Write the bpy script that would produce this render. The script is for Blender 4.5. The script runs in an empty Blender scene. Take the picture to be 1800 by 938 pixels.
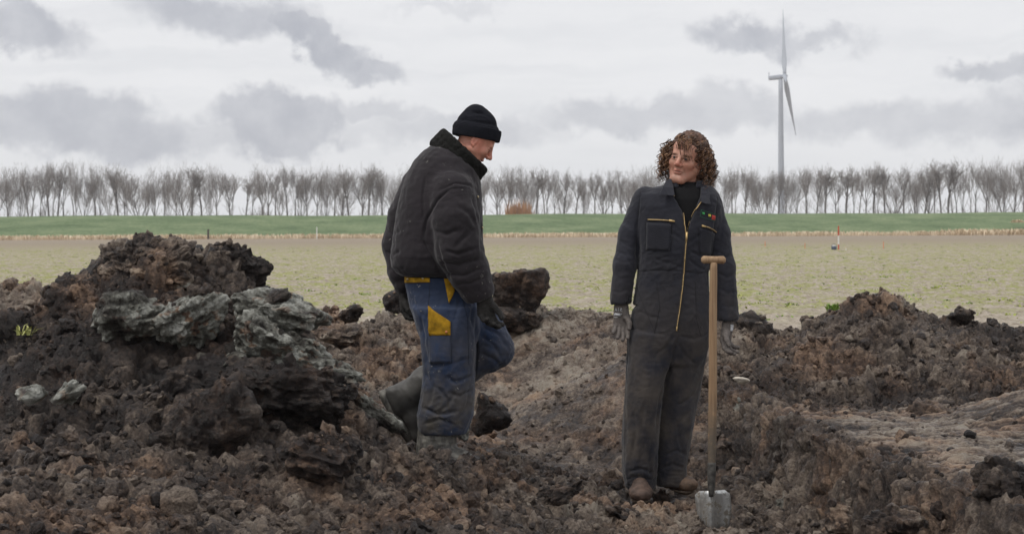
import bpy, math, random
import numpy as np
from mathutils import Matrix, Vector
from mathutils.bvhtree import BVHTree
# ------------------------------------------------------------------ camera, world, sun, exposure
SC = bpy.context.scene
COL = SC.collection
F, CX, HY, CZ, ROLL = 3000.0, 900.0, 402.0, 0.9, 0.0047
cam = bpy.data.objects.new('camera', bpy.data.cameras.new('camera')); COL.objects.link(cam)
cam.data.sensor_width = 36; cam.data.lens = 60; cam.data.shift_y = -67/1800
cam.data.clip_start = 0.1; cam.data.clip_end = 8000
cam.matrix_world = Matrix.Translation((0, 0, CZ)) @ Matrix.Rotation(ROLL, 4, 'Y') @ Matrix.Rotation(math.pi/2, 4, 'X')
cam.data.dof.use_dof = True; cam.data.dof.focus_distance = 8.7; cam.data.dof.aperture_fstop = 9.0
SC.camera = cam
SC.view_settings.view_transform = 'Standard'; SC.view_settings.look = 'None'
SC.view_settings.exposure = 0.0; SC.view_settings.gamma = 1.0
SUN_EL, SUN_AZ = math.radians(60), math.radians(-115)      # azimuth from +Y towards +X: high up on the left
sun = bpy.data.objects.new('sun', bpy.data.lights.new('sun', 'SUN')); COL.objects.link(sun)
sun.data.energy = 1.5; sun.data.angle = math.radians(10); sun.data.color = (1, .96, .9)
sd = Vector((math.sin(SUN_AZ)*math.cos(SUN_EL), math.cos(SUN_AZ)*math.cos(SUN_EL), math.sin(SUN_EL)))
sun.rotation_euler = sd.to_track_quat('Z', 'Y').to_euler()

class NT:
    """tiny helper to write node graphs as expressions"""
    def __init__(s, tree): s.t = tree; tree.nodes.clear()
    def n(s, typ, props=None, **ins):
        nd = s.t.nodes.new(typ)
        for k, v in (props or {}).items(): setattr(nd, k, v)
        for k, v in ins.items():
            key = int(k[1:]) if k[0] == 'i' and k[1:].isdigit() else k.replace('_', ' ')
            s.put(nd.inputs[key], v)
        return nd
    def put(s, sock, v):
        if isinstance(v, bpy.types.NodeSocket): s.t.links.new(v, sock)
        else:
            if sock.type == 'RGBA' and len(v) == 3: v = (*v, 1)
            sock.default_value = v
    def m(s, op, a, b=0.0, c=0.0, clamp=False):
        return s.n('ShaderNodeMath', {'operation': op, 'use_clamp': clamp}, i0=a, i1=b, i2=c).outputs[0]
    def mix(s, f, a, b, blend='MIX'):
        return s.n('ShaderNodeMix', {'data_type': 'RGBA', 'blend_type': blend}, i0=f, i6=a, i7=b).outputs[2]
    def smooth(s, v, lo, hi, a=0.0, b=1.0):
        return s.n('ShaderNodeMapRange', {'interpolation_type': 'SMOOTHSTEP'}, Value=v, From_Min=lo, From_Max=hi, To_Min=a, To_Max=b).outputs[0]
    def noise(s, vec, scale, detail=4, rough=.55, dist=0.0):
        return s.n('ShaderNodeTexNoise', Vector=vec, Scale=scale, Detail=float(detail), Roughness=rough, Distortion=dist)
    def ramp(s, f, stops):
        nd = s.n('ShaderNodeValToRGB', i0=f); e = nd.color_ramp.elements
        while len(e) < len(stops): e.new(0.5)
        for el, (p, c) in zip(e, stops): el.position = p; el.color = (*c, 1)
        return nd.outputs[0]

def make_world():
    w = bpy.data.worlds.new('World'); SC.world = w; w.use_nodes = True
    g = NT(w.node_tree)
    out = g.n('ShaderNodeOutputWorld')
    nish = g.n('ShaderNodeTexSky', {'sky_type': 'NISHITA', 'sun_disc': False, 'sun_elevation': SUN_EL,
               'sun_rotation': SUN_AZ, 'dust_density': 2.0})
    bg1 = g.n('ShaderNodeBackground', Color=nish.outputs[0], Strength=0.09)
    tc = g.n('ShaderNodeTexCoord').outputs['Generated']
    sp = g.n('ShaderNodeSeparateXYZ', Vector=tc); x, y, z = sp.outputs
    az = g.m('ARCTAN2', x, y); el = g.m('ARCSINE', z)
    u = g.m('MULTIPLY', az, 10.0); v = g.m('MULTIPLY', el, 10.0)      # 1 unit = 300 pixels of the photograph
    uv = g.n('ShaderNodeCombineXYZ', X=u, Y=v).outputs[0]
    wide = g.n('ShaderNodeCombineXYZ', X=g.m('MULTIPLY', u, .42), Y=g.m('MULTIPLY', v, 1.25)).outputs[0]
    nd = g.noise(uv, 2.6, 6, .55); dsp = g.n('ShaderNodeSeparateColor', Color=nd.outputs['Color'])
    nf = g.noise(uv, 9.0, 5, .6)
    dx = g.m('MULTIPLY', g.m('SUBTRACT', dsp.outputs[0], .5), .62)
    dy = g.m('ADD', g.m('MULTIPLY', g.m('SUBTRACT', dsp.outputs[1], .5), .42),
             g.m('MULTIPLY', g.m('SUBTRACT', nf.outputs[0], .5), .16))
    ux = g.m('ADD', u, dx); vx = g.m('ADD', v, dy)
    # clouds at their bearings: px, py, half width, half height (photo pixels), tilt (deg, + = down to the right), density, edge softness
    blobs = [(40, 50, 150, 46, 14, .80, .6), (400, 22, 210, 44, 10, .75, .7), (560, 72, 120, 34, 24, .9, .6), (640, 112, 75, 26, 18, .75, .6),
             (150, 222, 230, 62, 3, .72, .5), (-40, 215, 150, 60, 0, .6, .6), (505, 210, 135, 62, 0, .78, .4), (650, 196, 120, 30, 4, .50, .6),
             (400, 240, 420, 34, 0, .45, .9), (820, 232, 160, 40, 0, .5, .6),
             (1110, 205, 190, 40, 0, .52, .6), (1290, 205, 120, 46, 0, .50, .6), (1560, 220, 330, 44, 0, .50, .8), (1305, 72, 120, 40, 8, .80, .7),
             (1425, 82, 100, 24, 6, .66, .8), (1725, 143, 88, 24, 8, .72, .7), (1420, 2, 140, 10, 0, .4, .9), (1790, 215, 130, 50, 0, .6, .8),
             (800, 5, 120, 14, 0, .3, 1.)]
    tot = None
    for (px, py, rx, ry, tl, dens, soft) in blobs:
        bu, bv = (px-900)/300, (402-py+ (px-900)*ROLL)/300
        c, s_ = math.cos(math.radians(-tl)), math.sin(math.radians(-tl))
        ax = g.m('SUBTRACT', ux, bu); ay = g.m('SUBTRACT', vx, bv)
        p = g.m('DIVIDE', g.m('ADD', g.m('MULTIPLY', ax, c), g.m('MULTIPLY', ay, s_)), rx/300)
        q = g.m('DIVIDE', g.m('SUBTRACT', g.m('MULTIPLY', ay, c), g.m('MULTIPLY', ax, s_)), ry/300)
        r = g.m('SQRT', g.m('ADD', g.m('MULTIPLY', p, p), g.m('MULTIPLY', q, q)))
        k = g.smooth(r, 1.2, 1.2-soft*1.05, 0.0, dens*.92)
        tot = k if tot is None else g.m('MAXIMUM', tot, k)
    # everywhere else on the sky: the same kind of broken cloud from noise
    far = g.smooth(g.m('ABSOLUTE', az), .34, .45)
    up = g.smooth(el, .15, .22)
    else_ = g.m('MAXIMUM', far, up)
    gn = g.smooth(g.noise(wide, 1.1, 6, .55, .3).outputs[0], .46, .68, 0.0, .75)
    tot = g.m('MAXIMUM', tot, g.m('MULTIPLY', gn, else_))
    soft = g.noise(wide, 1.7, 6, .6, .4).outputs[0]
    tot = g.m('MULTIPLY', tot, g.smooth(g.noise(uv, 3.3, 5, .6).outputs[0], .25, .7, .72, 1.12))
    veil = g.smooth(soft, .35, .72, 0.0, .22)
    streak = g.n('ShaderNodeCombineXYZ', X=g.m('MULTIPLY', u, .22), Y=g.m('ADD', g.m('MULTIPLY', v, 2.6), g.m('MULTIPLY', dx, .8))).outputs[0]
    veil = g.m('ADD', veil, g.smooth(g.noise(streak, 1.6, 6, .6, .3).outputs[0], .42, .70, 0.0, .38))
    base = g.mix(veil, (.90, .90, .912), (.70, .715, .745))
    low = g.smooth(el, .085, .02, 0.0, .55)
    base = g.mix(low, base, (.76, .77, .79))
    colr = g.mix(tot, base, (.40, .415, .47))
    bg2 = g.n('ShaderNodeBackground', Color=colr, Strength=1.10)
    mx = g.n('ShaderNodeMixShader', i0=.94, i1=bg1.outputs[0], i2=bg2.outputs[0])
    g.t.links.new(mx.outputs[0], out.inputs[0])
make_world()

# ------------------------------------------------------------------ small helpers
def W(px, py, d):
    """a point of the place: bearing read off the photograph, at distance d"""
    a, b = px-CX, HY-py; c, s = math.cos(ROLL), math.sin(ROLL)
    return np.array([(a*c+b*s)/F*d, d, CZ+(b*c-a*s)/F*d])
def to_px(v):
    a = v[:, 0]/v[:, 1]*F; b = (v[:, 2]-CZ)/v[:, 1]*F; c, s = math.cos(ROLL), math.sin(ROLL)
    return np.stack([CX+a*c-b*s, HY-(a*s+b*c)], 1)
def tag(o, label=None, cat=None, group=None, kind=None):
    for k, v in (('label', label), ('category', cat), ('group', group), ('kind', kind)):
        if v: o[k] = v
    return o
def empty(name, loc, label, cat, group=None):
    o = bpy.data.objects.new(name, None); COL.objects.link(o); o.location = Vector(loc); o.empty_display_size = .1
    return tag(o, label, cat, group)
def mesh_obj(name, verts, faces, mat, parent=None, smooth=True, attrs=None, origin=None):
    verts = np.asarray(verts, np.float32).reshape(-1, 3)
    if origin is not None: verts = verts - np.asarray(origin, np.float32)
    me = bpy.data.meshes.new(name)
    if isinstance(faces, np.ndarray):
        nf, k = faces.shape
        me.vertices.add(len(verts)); me.vertices.foreach_set('co', verts.ravel())
        me.loops.add(nf*k); me.loops.foreach_set('vertex_index', faces.astype(np.int32).ravel())
        me.polygons.add(nf); me.polygons.foreach_set('loop_start', np.arange(0, nf*k, k, dtype=np.int32))
        me.update(calc_edges=True)
    else:
        me.from_pydata(verts.tolist(), [], faces); me.update()
    me.polygons.foreach_set('use_smooth', np.full(len(me.polygons), smooth))
    for k, a in (attrs or {}).items():
        at = me.attributes.new(k, 'FLOAT', 'POINT'); at.data.foreach_set('value', np.asarray(a, np.float32))
    if mat: me.materials.append(mat)
    o = bpy.data.objects.new(name, me); COL.objects.link(o)
    if origin is not None: o.location = Vector([float(t) for t in origin])
    if parent is not None:
        o.parent = parent
        off = Vector((0, 0, 0)); q = parent
        while q is not None: off += q.location; q = q.parent
        o.location = (Vector([float(t) for t in origin]) if origin is not None else Vector((0, 0, 0))) - off
    return o
class MB:
    def __init__(s): s.v = []; s.f = []; s.n = 0
    def add(s, v, f):
        s.v.append(np.asarray(v, float)); s.f += [tuple(int(i)+s.n for i in q) for q in f]; s.n += len(v)
    def box(s, c, h, R=None):
        q = np.array([[x, y, z] for x in (-1, 1) for y in (-1, 1) for z in (-1, 1)], float)*h
        if R is not None: q = q @ np.asarray(R).T
        s.add(q+c, [(0, 1, 3, 2), (4, 6, 7, 5), (0, 4, 5, 1), (2, 3, 7, 6), (0, 2, 6, 4), (1, 5, 7, 3)])
    def tube(s, pts, rad, sides=8, cap=True, squash=None):
        pts = np.asarray(pts, float); rad = np.broadcast_to(np.asarray(rad, float), (len(pts),))
        tan = np.gradient(pts, axis=0); tan /= np.linalg.norm(tan, axis=1)[:, None]+1e-9
        ref = np.array([0, 0, 1.]) if abs(tan[0][2]) < .8 else np.array([0, 1., 0])
        a = np.cross(tan, ref); a /= np.linalg.norm(a, axis=1)[:, None]+1e-9; b = np.cross(tan, a)
        th = np.arange(sides)/sides*2*math.pi
        ring = (pts[:, None]+rad[:, None, None]*(np.cos(th)[None, :, None]*a[:, None]+np.sin(th)[None, :, None]*b[:, None])).reshape(-1, 3)
        f = [(i*sides+j, i*sides+(j+1) % sides, (i+1)*sides+(j+1) % sides, (i+1)*sides+j) for i in range(len(pts)-1) for j in range(sides)]
        if cap: f += [tuple(range(sides))[::-1], tuple((len(pts)-1)*sides+j for j in range(sides))]
        s.add(ring, f)
    def build(s, name, mat, parent=None, smooth=False, origin=None, attrs=None):
        return mesh_obj(name, np.concatenate(s.v), s.f, mat, parent, smooth, attrs, origin)

# ------------------------------------------------------------------ vectorised noise
def _h(ix, iy, iz, seed):
    h = (ix.astype(np.int64)*374761393+iy.astype(np.int64)*668265263+iz.astype(np.int64)*2147483647+seed*974634777) & 0xffffffff
    h = ((h ^ (h >> 13))*1274126177) & 0xffffffff
    h = ((h ^ (h >> 16))*2246822519) & 0xffffffff
    return (h ^ (h >> 13)) & 0xffffffff
_G = np.random.RandomState(3).normal(size=(256, 3)); _G /= np.linalg.norm(_G, axis=1)[:, None]; _G = _G.astype(np.float32)
def perlin(p, scale=1.0, seed=0):
    p = np.asarray(p, np.float32)*np.float32(1/scale); i = np.floor(p).astype(np.int32); f = p-i
    u = f*f*f*(f*(f*6-15)+10); r = np.zeros(len(p), np.float32)
    for dx in (0, 1):
        for dy in (0, 1):
            for dz in (0, 1):
                g = _G[_h(i[:, 0]+dx, i[:, 1]+dy, i[:, 2]+dz, seed) & 255]
                w = (u[:, 0] if dx else 1-u[:, 0])*(u[:, 1] if dy else 1-u[:, 1])*(u[:, 2] if dz else 1-u[:, 2])
                r += w*(g[:, 0]*(f[:, 0]-dx)+g[:, 1]*(f[:, 1]-dy)+g[:, 2]*(f[:, 2]-dz))
    return r*1.5
def fbm(p, scale, octs=4, seed=0, gain=.5):
    r = 0; a = 1
    for o in range(octs): r = r+a*perlin(p, scale/2**o, seed+o); a *= gain
    return r
def worley(p, scale, seed=0):
    p = np.asarray(p, np.float32)*np.float32(1/scale); i = np.floor(p).astype(np.int32)
    f1 = np.full(len(p), 9., np.float32); f2 = f1.copy(); idd = np.zeros(len(p), np.int64)
    for dx in (-1, 0, 1):
        for dy in (-1, 0, 1):
            for dz in (-1, 0, 1):
                c = i+np.array([dx, dy, dz], np.int32); h = _h(c[:, 0], c[:, 1], c[:, 2], seed)
                q = np.stack([c[:, 0]+(h & 1023)/1023., c[:, 1]+((h >> 10) & 1023)/1023., c[:, 2]+((h >> 20) & 1023)/1023.], 1).astype(np.float32)
                d = np.sqrt(((p-q)**2).sum(1)); nr = d < f1
                f2 = np.where(nr, f1, np.minimum(f2, d)); idd = np.where(nr, h, idd); f1 = np.where(nr, d, f1)
    return f1, f2, (idd & 4095)/4095.
def sstep(a, b, x):
    t = np.clip((x-a)/(b-a), 0, 1); return t*t*(3-2*t)
def smax(a, b, k): h = np.clip(.5+.5*(a-b)/k, 0, 1); return b*(1-h)+a*h+k*h*(1-h)
# ------------------------------------------------------------------ materials
def new_mat(name):
    m = bpy.data.materials.new(name); m.use_nodes = True; g = NT(m.node_tree)
    out = g.n('ShaderNodeOutputMaterial'); b = g.n('ShaderNodeBsdfPrincipled'); g.t.links.new(b.outputs[0], out.inputs[0])
    return m, g, b
def bump(g, b, h, strength, dist=.01):
    n = g.n('ShaderNodeBump', Height=h, Strength=strength, Distance=dist).outputs[0]
    g.t.links.new(n, b.inputs['Normal'])
def attr(g, name): return g.n('ShaderNodeAttribute', {'attribute_name': name}).outputs['Fac']
def geo_pos(g): return g.n('ShaderNodeNewGeometry').outputs['Position']
def plain(name, col, rough=.7, metal=0.0, var=.15, scale=30., bmp=.15, spec=.4):
    m, g, b = new_mat(name); pos = geo_pos(g)
    n = g.noise(pos, scale, 5, .6).outputs[0]
    dark = tuple(c*(1-var*2) for c in col); lite = tuple(min(1, c*(1+var*2)) for c in col)
    g.put(b.inputs['Base Color'], g.ramp(n, [(.25, dark), (.5, col), (.75, lite)]))
    b.inputs['Roughness'].default_value = rough; b.inputs['Metallic'].default_value = metal
    b.inputs['Specular IOR Level'].default_value = spec
    if bmp: bump(g, b, n, bmp, .003)
    return m
def soil_mat():
    """dug clay and peat: 'tone' dark to light, 'clay' brown to grey clay, both stored on the mesh as properties of the stuff"""
    m, g, b = new_mat('dug_soil'); pos = geo_pos(g)
    tone, clay = attr(g, 'tone'), attr(g, 'clay')
    n1 = g.noise(pos, 9, 6, .62).outputs[0]; n2 = g.noise(pos, 60, 5, .65).outputs[0]; n3 = g.noise(pos, 2.2, 3).outputs[0]
    t = g.m('ADD', tone, g.m('ADD', g.m('MULTIPLY', g.m('SUBTRACT', n1, .5), .75), g.m('MULTIPLY', g.m('SUBTRACT', n2, .5), 1.15)))
    br = g.ramp(t, [(0.0, (.013, .0092, .0085)), (.25, (.037, .0265, .0225)), (.5, (.105, .078, .061)), (.75, (.25, .198, .155)), (1., (.38, .33, .27))])
    rd = g.mix(g.smooth(n3, .46, .66), br, (1.22, 1.0, .84), 'MULTIPLY')
    gy = g.ramp(t, [(0.0, (.030, .026, .021)), (.3, (.080, .075, .062)), (.5, (.165, .163, .138)), (.75, (.31, .312, .275)), (1., (.55, .55, .50))])
    cf = g.smooth(g.m('ADD', clay, g.m('MULTIPLY', g.m('SUBTRACT', n1, .5), .5)), .35, .65)
    g.put(b.inputs['Base Color'], g.mix(cf, rd, gy))
    g.put(b.inputs['Roughness'], g.smooth(g.noise(pos, 9, 4).outputs[0], .38, .62, .32, .8))
    b.inputs['Specular IOR Level'].default_value = .5
    h = g.m('ADD', g.m('MULTIPLY', g.noise(pos, 45, 7, .7).outputs[0], 1.), g.m('MULTIPLY', g.noise(pos, 160, 4, .7).outputs[0], .5))
    bump(g, b, h, 1.0, .03)
    return m
def field_mat():
    m, g, b = new_mat('dry_field_soil'); pos = geo_pos(g)
    sp = g.n('ShaderNodeSeparateXYZ', Vector=pos); y = sp.outputs[1]
    n1 = g.noise(pos, 5.5, 6, .65).outputs[0]; n2 = g.noise(pos, .35, 5, .6).outputs[0]; n3 = g.noise(pos, 22, 4, .6).outputs[0]
    t = g.m('ADD', g.m('MULTIPLY', n1, .6), g.m('MULTIPLY', n3, .4))
    c = g.ramp(t, [(.3, (.20, .165, .13)), (.43, (.37, .315, .25)), (.56, (.49, .425, .35)), (.70, (.62, .55, .47))])
    far = g.ramp(t, [(.3, (.25, .20, .16)), (.55, (.35, .29, .23)), (.75, (.43, .36, .29))])
    c = g.mix(g.smooth(y, 45., 120.), c, far)
    # seedlings and weeds: a thin green cover, patchy, thickest 18 to 90 m out
    wn = g.noise(pos, 1.5, 6, .68).outputs[0]; wb = g.noise(pos, 7., 4, .7).outputs[0]
    dens = g.m('MULTIPLY', g.smooth(y, 14.5, 21.), g.smooth(y, 130., 60., .12, 1.0))
    w = g.m('MULTIPLY', g.smooth(g.m('ADD', g.m('MULTIPLY', wn, .55), g.m('MULTIPLY', wb, .45)), .475, .54), dens)
    w = g.m('MULTIPLY', w, g.smooth(n2, .3, .6, .55, .95))
    gc = g.ramp(n3, [(.3, (.22, .24, .06)), (.6, (.38, .40, .12)), (.8, (.5, .48, .22))])
    g.put(b.inputs['Base Color'], g.mix(g.m('MULTIPLY', w, .85), c, gc))
    b.inputs['Roughness'].default_value = .95; b.inputs['Specular IOR Level'].default_value = .15
    bump(g, b, g.m('ADD', n1, g.m('MULTIPLY', n3, .6)), 1.0, .06)
    return m
def cloth(name, base, dust, dust_lo, dust_hi, amount=.8, weave=260., fold=True, rough=.85, spots=0.0, sheen=.15):
    """work cloth: base colour, dried mud by world height (low parts muddier) and in patches"""
    m, g, b = new_mat(name); pos = geo_pos(g); sp = g.n('ShaderNodeSeparateXYZ', Vector=pos); z = sp.outputs[2]
    n1 = g.noise(pos, 7, 6, .62).outputs[0]; n2 = g.noise(pos, 34, 5, .65).outputs[0]
    fz = g.smooth(g.m('ADD', z, g.m('MULTIPLY', g.m('SUBTRACT', n1, .5), .9)), dust_hi, dust_lo)
    f = g.m('MULTIPLY', g.m('MULTIPLY', fz, g.smooth(n1, .32, .66)), amount)
    f2 = g.m('MULTIPLY', fz, g.smooth(n2, .52, .72, 0.0, amount*.7)); f = g.m('MAXIMUM', f, f2)
    bv = g.mix(g.smooth(g.noise(pos, 3.2, 3).outputs[0], .3, .7), tuple(c*.8 for c in base), tuple(c*1.25 for c in base))
    col = g.mix(f, bv, dust)
    if spots:
        s = g.m('MULTIPLY', g.smooth(g.noise(pos, 55, 3, .5, .6).outputs[0], .66, .70), g.smooth(g.noise(pos, 5, 2).outputs[0], .5, .6, 0.0, spots))
        col = g.mix(s, col, (.30, .29, .26))
    g.put(b.inputs['Base Color'], col)
    b.inputs['Roughness'].default_value = rough; b.inputs['Specular IOR Level'].default_value = .25
    b.inputs['Sheen Weight'].default_value = sheen; b.inputs['Sheen Roughness'].default_value = .5
    wv = g.noise(pos, weave, 2, .5).outputs[0]
    def crease(scale, vec, pw):      # thin pressed wrinkles where the noise crosses its middle value
        n = g.noise(vec, scale, 3, .5, .9).outputs[0]
        return g.m('POWER', g.m('SUBTRACT', 1.0, g.m('ABSOLUTE', g.m('SUBTRACT', g.m('MULTIPLY', n, 2.0), 1.0))), pw)
    tilted = g.n('ShaderNodeMapping', Vector=pos, Rotation=(0, .5, 0), Scale=(.7, 1, 1.6)).outputs[0]
    h = g.m('ADD', g.m('MULTIPLY', wv, .22), g.m('MULTIPLY', g.noise(pos, 26, 4, .6, .8).outputs[0], .7))
    h = g.m('SUBTRACT', h, g.m('MULTIPLY', crease(4.2, tilted, 14.0), .30))
    bump(g, b, h, .5, .006)
    return m
def skin(name, base, red, dark_col):
    m, g, b = new_mat(name); pos = geo_pos(g)
    n = g.noise(pos, 60, 4, .6).outputs[0]
    c = g.mix(g.smooth(n, .3, .7), base, tuple(x*.86 for x in base))
    c = g.mix(attr(g, 'red'), c, red); c = g.mix(attr(g, 'dark'), c, dark_col)  # dark: brows and jaw stubble, also lids, under the eyes, mouth line and corners
    g.put(b.inputs['Base Color'], c)
    b.inputs['Roughness'].default_value = .5; b.inputs['Subsurface Weight'].default_value = .12
    b.inputs['Subsurface Radius'].default_value = (.6, .25, .15); b.inputs['Subsurface Scale'].default_value = .008
    bump(g, b, g.noise(pos, 220, 3).outputs[0], .25, .002)
    return m
def grass_mat():
    m, g, b = new_mat('dike_grass'); pos = geo_pos(g)
    st = g.n('ShaderNodeMapping', Vector=pos, Scale=(.25, .6, 1.6)).outputs[0]
    n = g.noise(st, .8, 7, .66).outputs[0]; n2 = g.noise(pos, 2.5, 5, .7).outputs[0]
    c = g.ramp(g.m('ADD', g.m('MULTIPLY', n, .6), g.m('MULTIPLY', n2, .4)), [(.3, (.085, .12, .066)), (.46, (.135, .185, .098)), (.6, (.21, .255, .145)), (.75, (.32, .32, .2))])
    g.put(b.inputs['Base Color'], c); b.inputs['Roughness'].default_value = .9; b.inputs['Specular IOR Level'].default_value = .1
    bump(g, b, n2, .6, .1)
    return m
def wood_mat():
    m, g, b = new_mat('weathered_ash_wood'); pos = geo_pos(g)
    st = g.n('ShaderNodeMapping', Vector=pos, Scale=(60, 60, 2.2)).outputs[0]
    n = g.noise(st, 1.5, 5, .6).outputs[0]
    c = g.ramp(n, [(.25, (.15, .085, .045)), (.5, (.30, .19, .105)), (.75, (.42, .29, .17))])
    z = g.n('ShaderNodeSeparateXYZ', Vector=pos).outputs[2]
    mud = g.m('MULTIPLY', g.smooth(z, .15, -.12), g.smooth(g.noise(pos, 26, 5, .7).outputs[0], .30, .52))
    g.put(b.inputs['Base Color'], g.mix(mud, c, (.12, .095, .07))); b.inputs['Roughness'].default_value = .7
    bump(g, b, n, .4, .002)
    return m
def steel_mat():
    m, g, b = new_mat('muddy_steel'); pos = geo_pos(g)
    n = g.noise(pos, 26, 6, .7).outputs[0]; st = g.noise(g.n('ShaderNodeMapping', Vector=pos, Scale=(90, 90, 9)).outputs[0], 1, 4).outputs[0]
    mud = g.smooth(g.m('ADD', n, g.m('MULTIPLY', g.m('SUBTRACT', st, .5), .3)), .48, .60)
    g.put(b.inputs['Base Color'], g.mix(mud, g.mix(st, (.42, .42, .41), (.66, .67, .66)), (.15, .13, .105)))
    g.put(b.inputs['Metallic'], g.m('SUBTRACT', .8, g.m('MULTIPLY', mud, .8)))
    g.put(b.inputs['Roughness'], g.m('ADD', .35, g.m('MULTIPLY', mud, .5))); bump(g, b, n, .4, .004)
    return m
def bark_mat(name, c1, c2):
    m, g, b = new_mat(name); pos = geo_pos(g)
    n = g.noise(pos, 1.2, 4).outputs[0]
    g.put(b.inputs['Base Color'], g.mix(n, c1, c2)); b.inputs['Roughness'].default_value = .9; b.inputs['Specular IOR Level'].default_value = .1
    return m
def leaf_mat(name, c1, c2, sc=9.):
    m, g, b = new_mat(name); pos = geo_pos(g)
    g.put(b.inputs['Base Color'], g.mix(g.smooth(g.noise(pos, sc, 3).outputs[0], .35, .65), c1, c2)); b.inputs['Roughness'].default_value = .7
    b.inputs['Specular IOR Level'].default_value = .2
    return m
def boot_mat():
    m, g, b = new_mat('muddy_rubber'); pos = geo_pos(g)
    n = g.noise(pos, 16, 6, .68).outputs[0]; st = g.noise(g.n('ShaderNodeMapping', Vector=pos, Scale=(50, 50, 12)).outputs[0], 1, 4).outputs[0]
    c = g.ramp(g.m('ADD', g.m('MULTIPLY', n, .6), g.m('MULTIPLY', st, .4)), [(.33, (.035, .033, .031)), (.47, (.085, .08, .072)), (.58, (.20, .19, .165)), (.7, (.33, .32, .29))])
    g.put(b.inputs['Base Color'], c); b.inputs['Roughness'].default_value = .6; bump(g, b, n, .5, .006)
    return m
M = dict(
    soil=soil_mat(), field=field_mat(), dike=grass_mat(), wood=wood_mat(), steel=steel_mat(), rubber=boot_mat(),
    bark=bark_mat('poplar_bark', (.15, .145, .14), (.23, .22, .21)), twig=bark_mat('bare_twigs', (.255, .235, .22), (.35, .325, .305)),
    willow=bark_mat('orange_twigs', (.42, .22, .10), (.55, .33, .17)), scrub=bark_mat('grey_scrub', (.16, .145, .14), (.24, .21, .19)),
    reed=leaf_mat('dry_reed', (.62, .50, .35), (.78, .66, .49), .4), weed=leaf_mat('weed_leaf', (.24, .29, .05), (.42, .45, .12)),
    weed_dark=leaf_mat('weed_leaf_dark', (.13, .22, .04), (.24, .34, .08)), weed_pale=leaf_mat('pale_shoot', (.35, .37, .10), (.5, .5, .22)),
    turbine=plain('turbine_paint', (.42, .45, .50), .5, 0, .03, .4, 0), red=plain('red_paint', (.55, .09, .05), .6), white=plain('white_paint', (.75, .75, .72), .6),
    orange=plain('orange_marker', (.75, .27, .12), .7), bluegrey=plain('blue_grey_plastic', (.10, .12, .17), .5), post=plain('old_post', (.09, .08, .07), .9),
    coverall=cloth('navy_coverall', (.019, .020, .028), (.088, .073, .060), .05, .95, .8),
    shirt=plain('black_cotton', (.009, .009, .010), .9, 0, .1, 80, .3, .2),
    jacket=cloth('black_canvas', (.021, .0175, .021), (.052, .043, .038), .0, 1.0, .4, spots=.5),
    collar=plain('black_fleece', (.014, .014, .013), .95, 0, .3, 160, 1.0, .15), knit=plain('black_knit', (.010, .011, .016), .95, 0, .2, 200, .7, .2),
    trousers=cloth('blue_work_cloth', (.020, .036, .080), (.085, .075, .064), -.25, .85, 1.2, spots=1.),
    yellow=plain('ochre_cloth', (.34, .19, .012), .85, 0, .34, 22, .4, .2), glove1=plain('black_work_glove', (.024, .022, .020), .8, 0, .3, 60, .6),
    glove2=plain('grey_coated_glove', (.125, .108, .098), .7, 0, .2, 60, .5), print=plain('glove_print', (.55, .56, .58), .6, 0, .2, 120, .1),
    brass=plain('brass_zip', (.62, .44, .20), .38, .55, .25, 240, .6), tape=plain('zip_tape', (.05, .04, .03), .9), silver=plain('nickel', (.7, .7, .68), .3, .8, .1, 90, .1),
    leather=plain('brown_leather', (.085, .055, .042), .7, 0, .42, 18, .9), leather2=plain('tan_leather', (.12, .078, .052), .7, 0, .42, 18, .9), sole=plain('muddy_sole', (.13, .10, .075), .9, 0, .3, 30, .8),
    seam=plain('seam_thread', (.012, .012, .014), .9), hair=plain('brown_hair', (.080, .038, .022), .55, 0, .45, 30, .3, .5), hair2=plain('brown_hair_light', (.27, .15, .08), .5, 0, .3, 30, .3, .5),
    logo_g=plain('green_thread', (.05, .32, .10), .8), logo_y=plain('yellow_thread', (.62, .60, .10), .8), logo_r=plain('red_thread', (.50, .06, .05), .8), logo_e=plain('dark_green_thread', (.02, .10, .06), .8),
    eye=plain('eye_white', (.55, .5, .47), .3, 0, .05), iris=plain('eye_iris', (.03, .03, .03), .2, 0, .05), lens=plain('button_metal', (.55, .45, .28), .3, .7),
    skin1=skin('ruddy_skin', (.60, .28, .20), (.58, .16, .11), (.10, .055, .04)), skin2=skin('weathered_skin', (.53, .27, .19), (.55, .16, .11), (.12, .075, .055)),
    rubber_dark=plain('dark_wet_rubber', (.088, .084, .078), .55, 0, .25, 7, .25), steel_dark=plain('dull_dark_steel', (.085, .08, .073), .65, .3, .4, 40, .5),
    stone=plain('pale_stone', (.52, .47, .40), .8, 0, .2, 25, .6),
)
# ------------------------------------------------------------------ the dug ground
RW = np.array([(5, 1.98), (6.4, 1.72), (7.55, 1.50), (8.7, 1.36), (9.9, 1.24), (11.2, .93), (12.4, .62), (13.4, .22), (14.1, -.15), (14.8, -.6), (16, -1.4)])
LW = np.array([(5, -1.0), (7.5, -.45), (8.9, -.45), (9.8, -.42), (11, -.62), (12, -.68), (13, -.55), (14.4, -.4), (16, -.4)])
CREST = np.array([(-6, 12.6), (-1.4, 12.7), (-.6, 13.4), (0, 14.0), (.8, 13.3), (1.47, 11.5), (2.3, 11.0), (3, 11.0), (6, 11.0)])
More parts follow.
